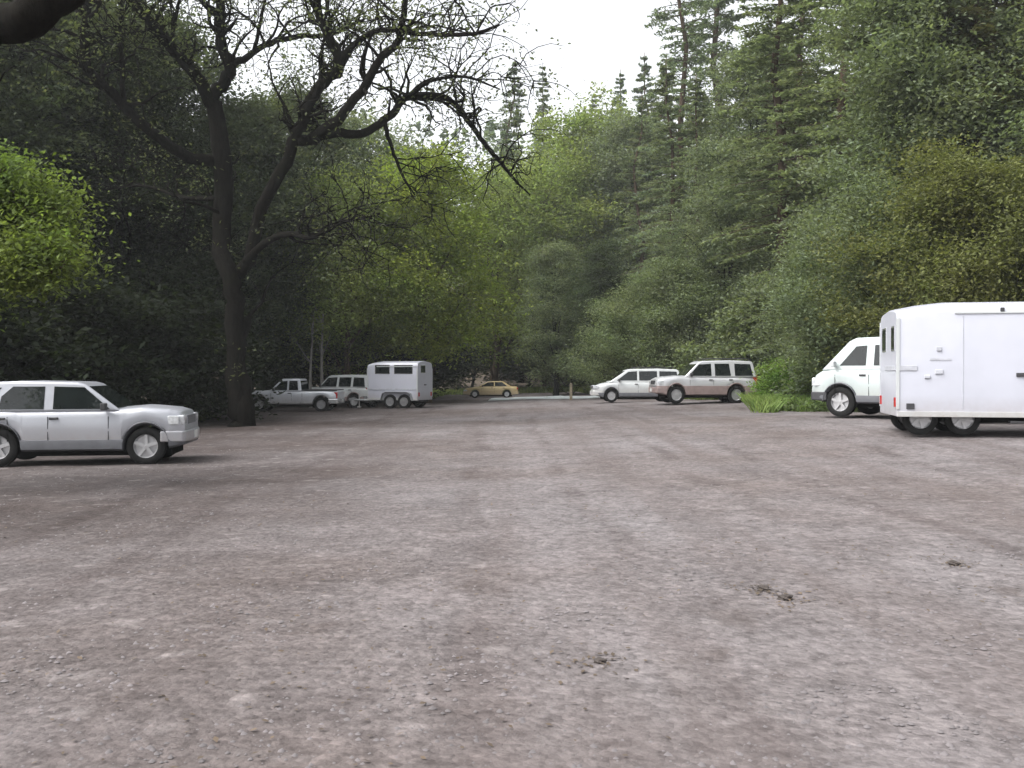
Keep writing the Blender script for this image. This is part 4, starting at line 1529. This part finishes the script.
def edge(r):
    y = 14 + 60 * r.rand()
    x = lot_left(y) + .9 - 6 * r.rand() ** 1.5
    if math.sin(x * 1.7 + y * .8) + .8 * math.sin(y * 1.3) + r.rand() < -.2:
        return None
    return x, y


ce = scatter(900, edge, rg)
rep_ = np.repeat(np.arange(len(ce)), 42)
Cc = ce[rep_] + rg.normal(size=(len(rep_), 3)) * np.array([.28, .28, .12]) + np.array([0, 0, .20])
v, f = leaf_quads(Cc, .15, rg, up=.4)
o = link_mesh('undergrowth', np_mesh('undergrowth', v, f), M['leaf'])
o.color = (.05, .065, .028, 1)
tag(o, 'low leafy ground cover along the shaded left margin of the lot', 'undergrowth', kind='stuff')

def edge_right(r):
    y = 24 + 50 * r.rand()
    x = lot_right(y) - .3 + 4 * r.rand() ** 1.4
    if math.sin(x * 1.9 + y * .7) + .8 * math.sin(y * 1.6) + r.rand() < .1:
        return None
    return x, y


ce = scatter(650, edge_right, rg)
rep_ = np.repeat(np.arange(len(ce)), 45)
Cc = ce[rep_] + rg.normal(size=(len(rep_), 3)) * np.array([.28, .28, .13]) + np.array([0, 0, .22])
v, f = leaf_quads(Cc, .13, rg, up=.4)
o = link_mesh('undergrowth', np_mesh('undergrowth', v, f), M['leaf'])
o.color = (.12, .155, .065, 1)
tag(o, 'low green weeds and ground cover along the right margin of the lot', 'undergrowth', kind='stuff')

# ------------------------------------------------------------------ light and air
w = bpy.data.worlds.new('World')
scene.world = w
w.use_nodes = True
nt = w.node_tree
bg = nt.nodes['Background']
sky = nt.nodes.new('ShaderNodeTexSky')
sky.sky_type = 'NISHITA'
sky.sun_disc = False
sun_el, sun_az = math.radians(52), math.radians(245)
sky.sun_elevation = sun_el
sky.sun_rotation = sun_az
sky.air_density = 1.0
sky.dust_density = 4.0
sky.ozone_density = 1.0
hs = nt.nodes.new('ShaderNodeHueSaturation')
hs.inputs['Saturation'].default_value = 0.14
nt.links.new(sky.outputs[0], hs.inputs['Color'])
nt.links.new(hs.outputs[0], bg.inputs['Color'])
bg.inputs['Strength'].default_value = 0.15

sd_ = bpy.data.lights.new('sun', 'SUN')
so = bpy.data.objects.new('sun', sd_)
COL.objects.link(so)
sd_.energy = 1.0
sd_.angle = math.radians(45)
sd_.color = (1.0, 0.97, 0.93)
# the sky's sun stands at azimuth sun_rotation, measured clockwise from +Y
dirv = Vector((math.sin(sun_az) * math.cos(sun_el), math.cos(sun_az) * math.cos(sun_el), math.sin(sun_el)))
so.rotation_euler = dirv.to_track_quat('Z', 'Y').to_euler()
so.location = dirv * 60

HAZE = True
if HAZE:
    mb = MB()
    mb.box((0, 112, 41), (310, 284, 92))
    m, nt, b = newmat('haze')
    nt.nodes.remove(b)
    pv = nt.nodes.new('ShaderNodeVolumePrincipled')
    pv.inputs['Color'].default_value = (.88, .91, .93, 1)
    pv.inputs['Density'].default_value = 0.0005
    pv.inputs['Anisotropy'].default_value = 0.2
    nt.links.new(pv.outputs[0], nt.nodes['Material Output'].inputs['Volume'])
    o = mb.build('haze', m)
    tag(o, kind='stuff')
    scene.cycles.volume_step_rate = 10
    scene.cycles.volume_max_steps = 32

scene.cycles.max_bounces = 8
scene.cycles.diffuse_bounces = 6
scene.cycles.glossy_bounces = 2
scene.cycles.transmission_bounces = 4
scene.cycles.volume_bounces = 0
scene.cycles.transparent_max_bounces = 4
scene.cycles.use_fast_gi = False
vs_ = scene.view_settings
vs_.view_transform = 'Standard'
vs_.look = 'None'
vs_.exposure = 1.4
vs_.gamma = 1
vs_.use_curve_mapping = False
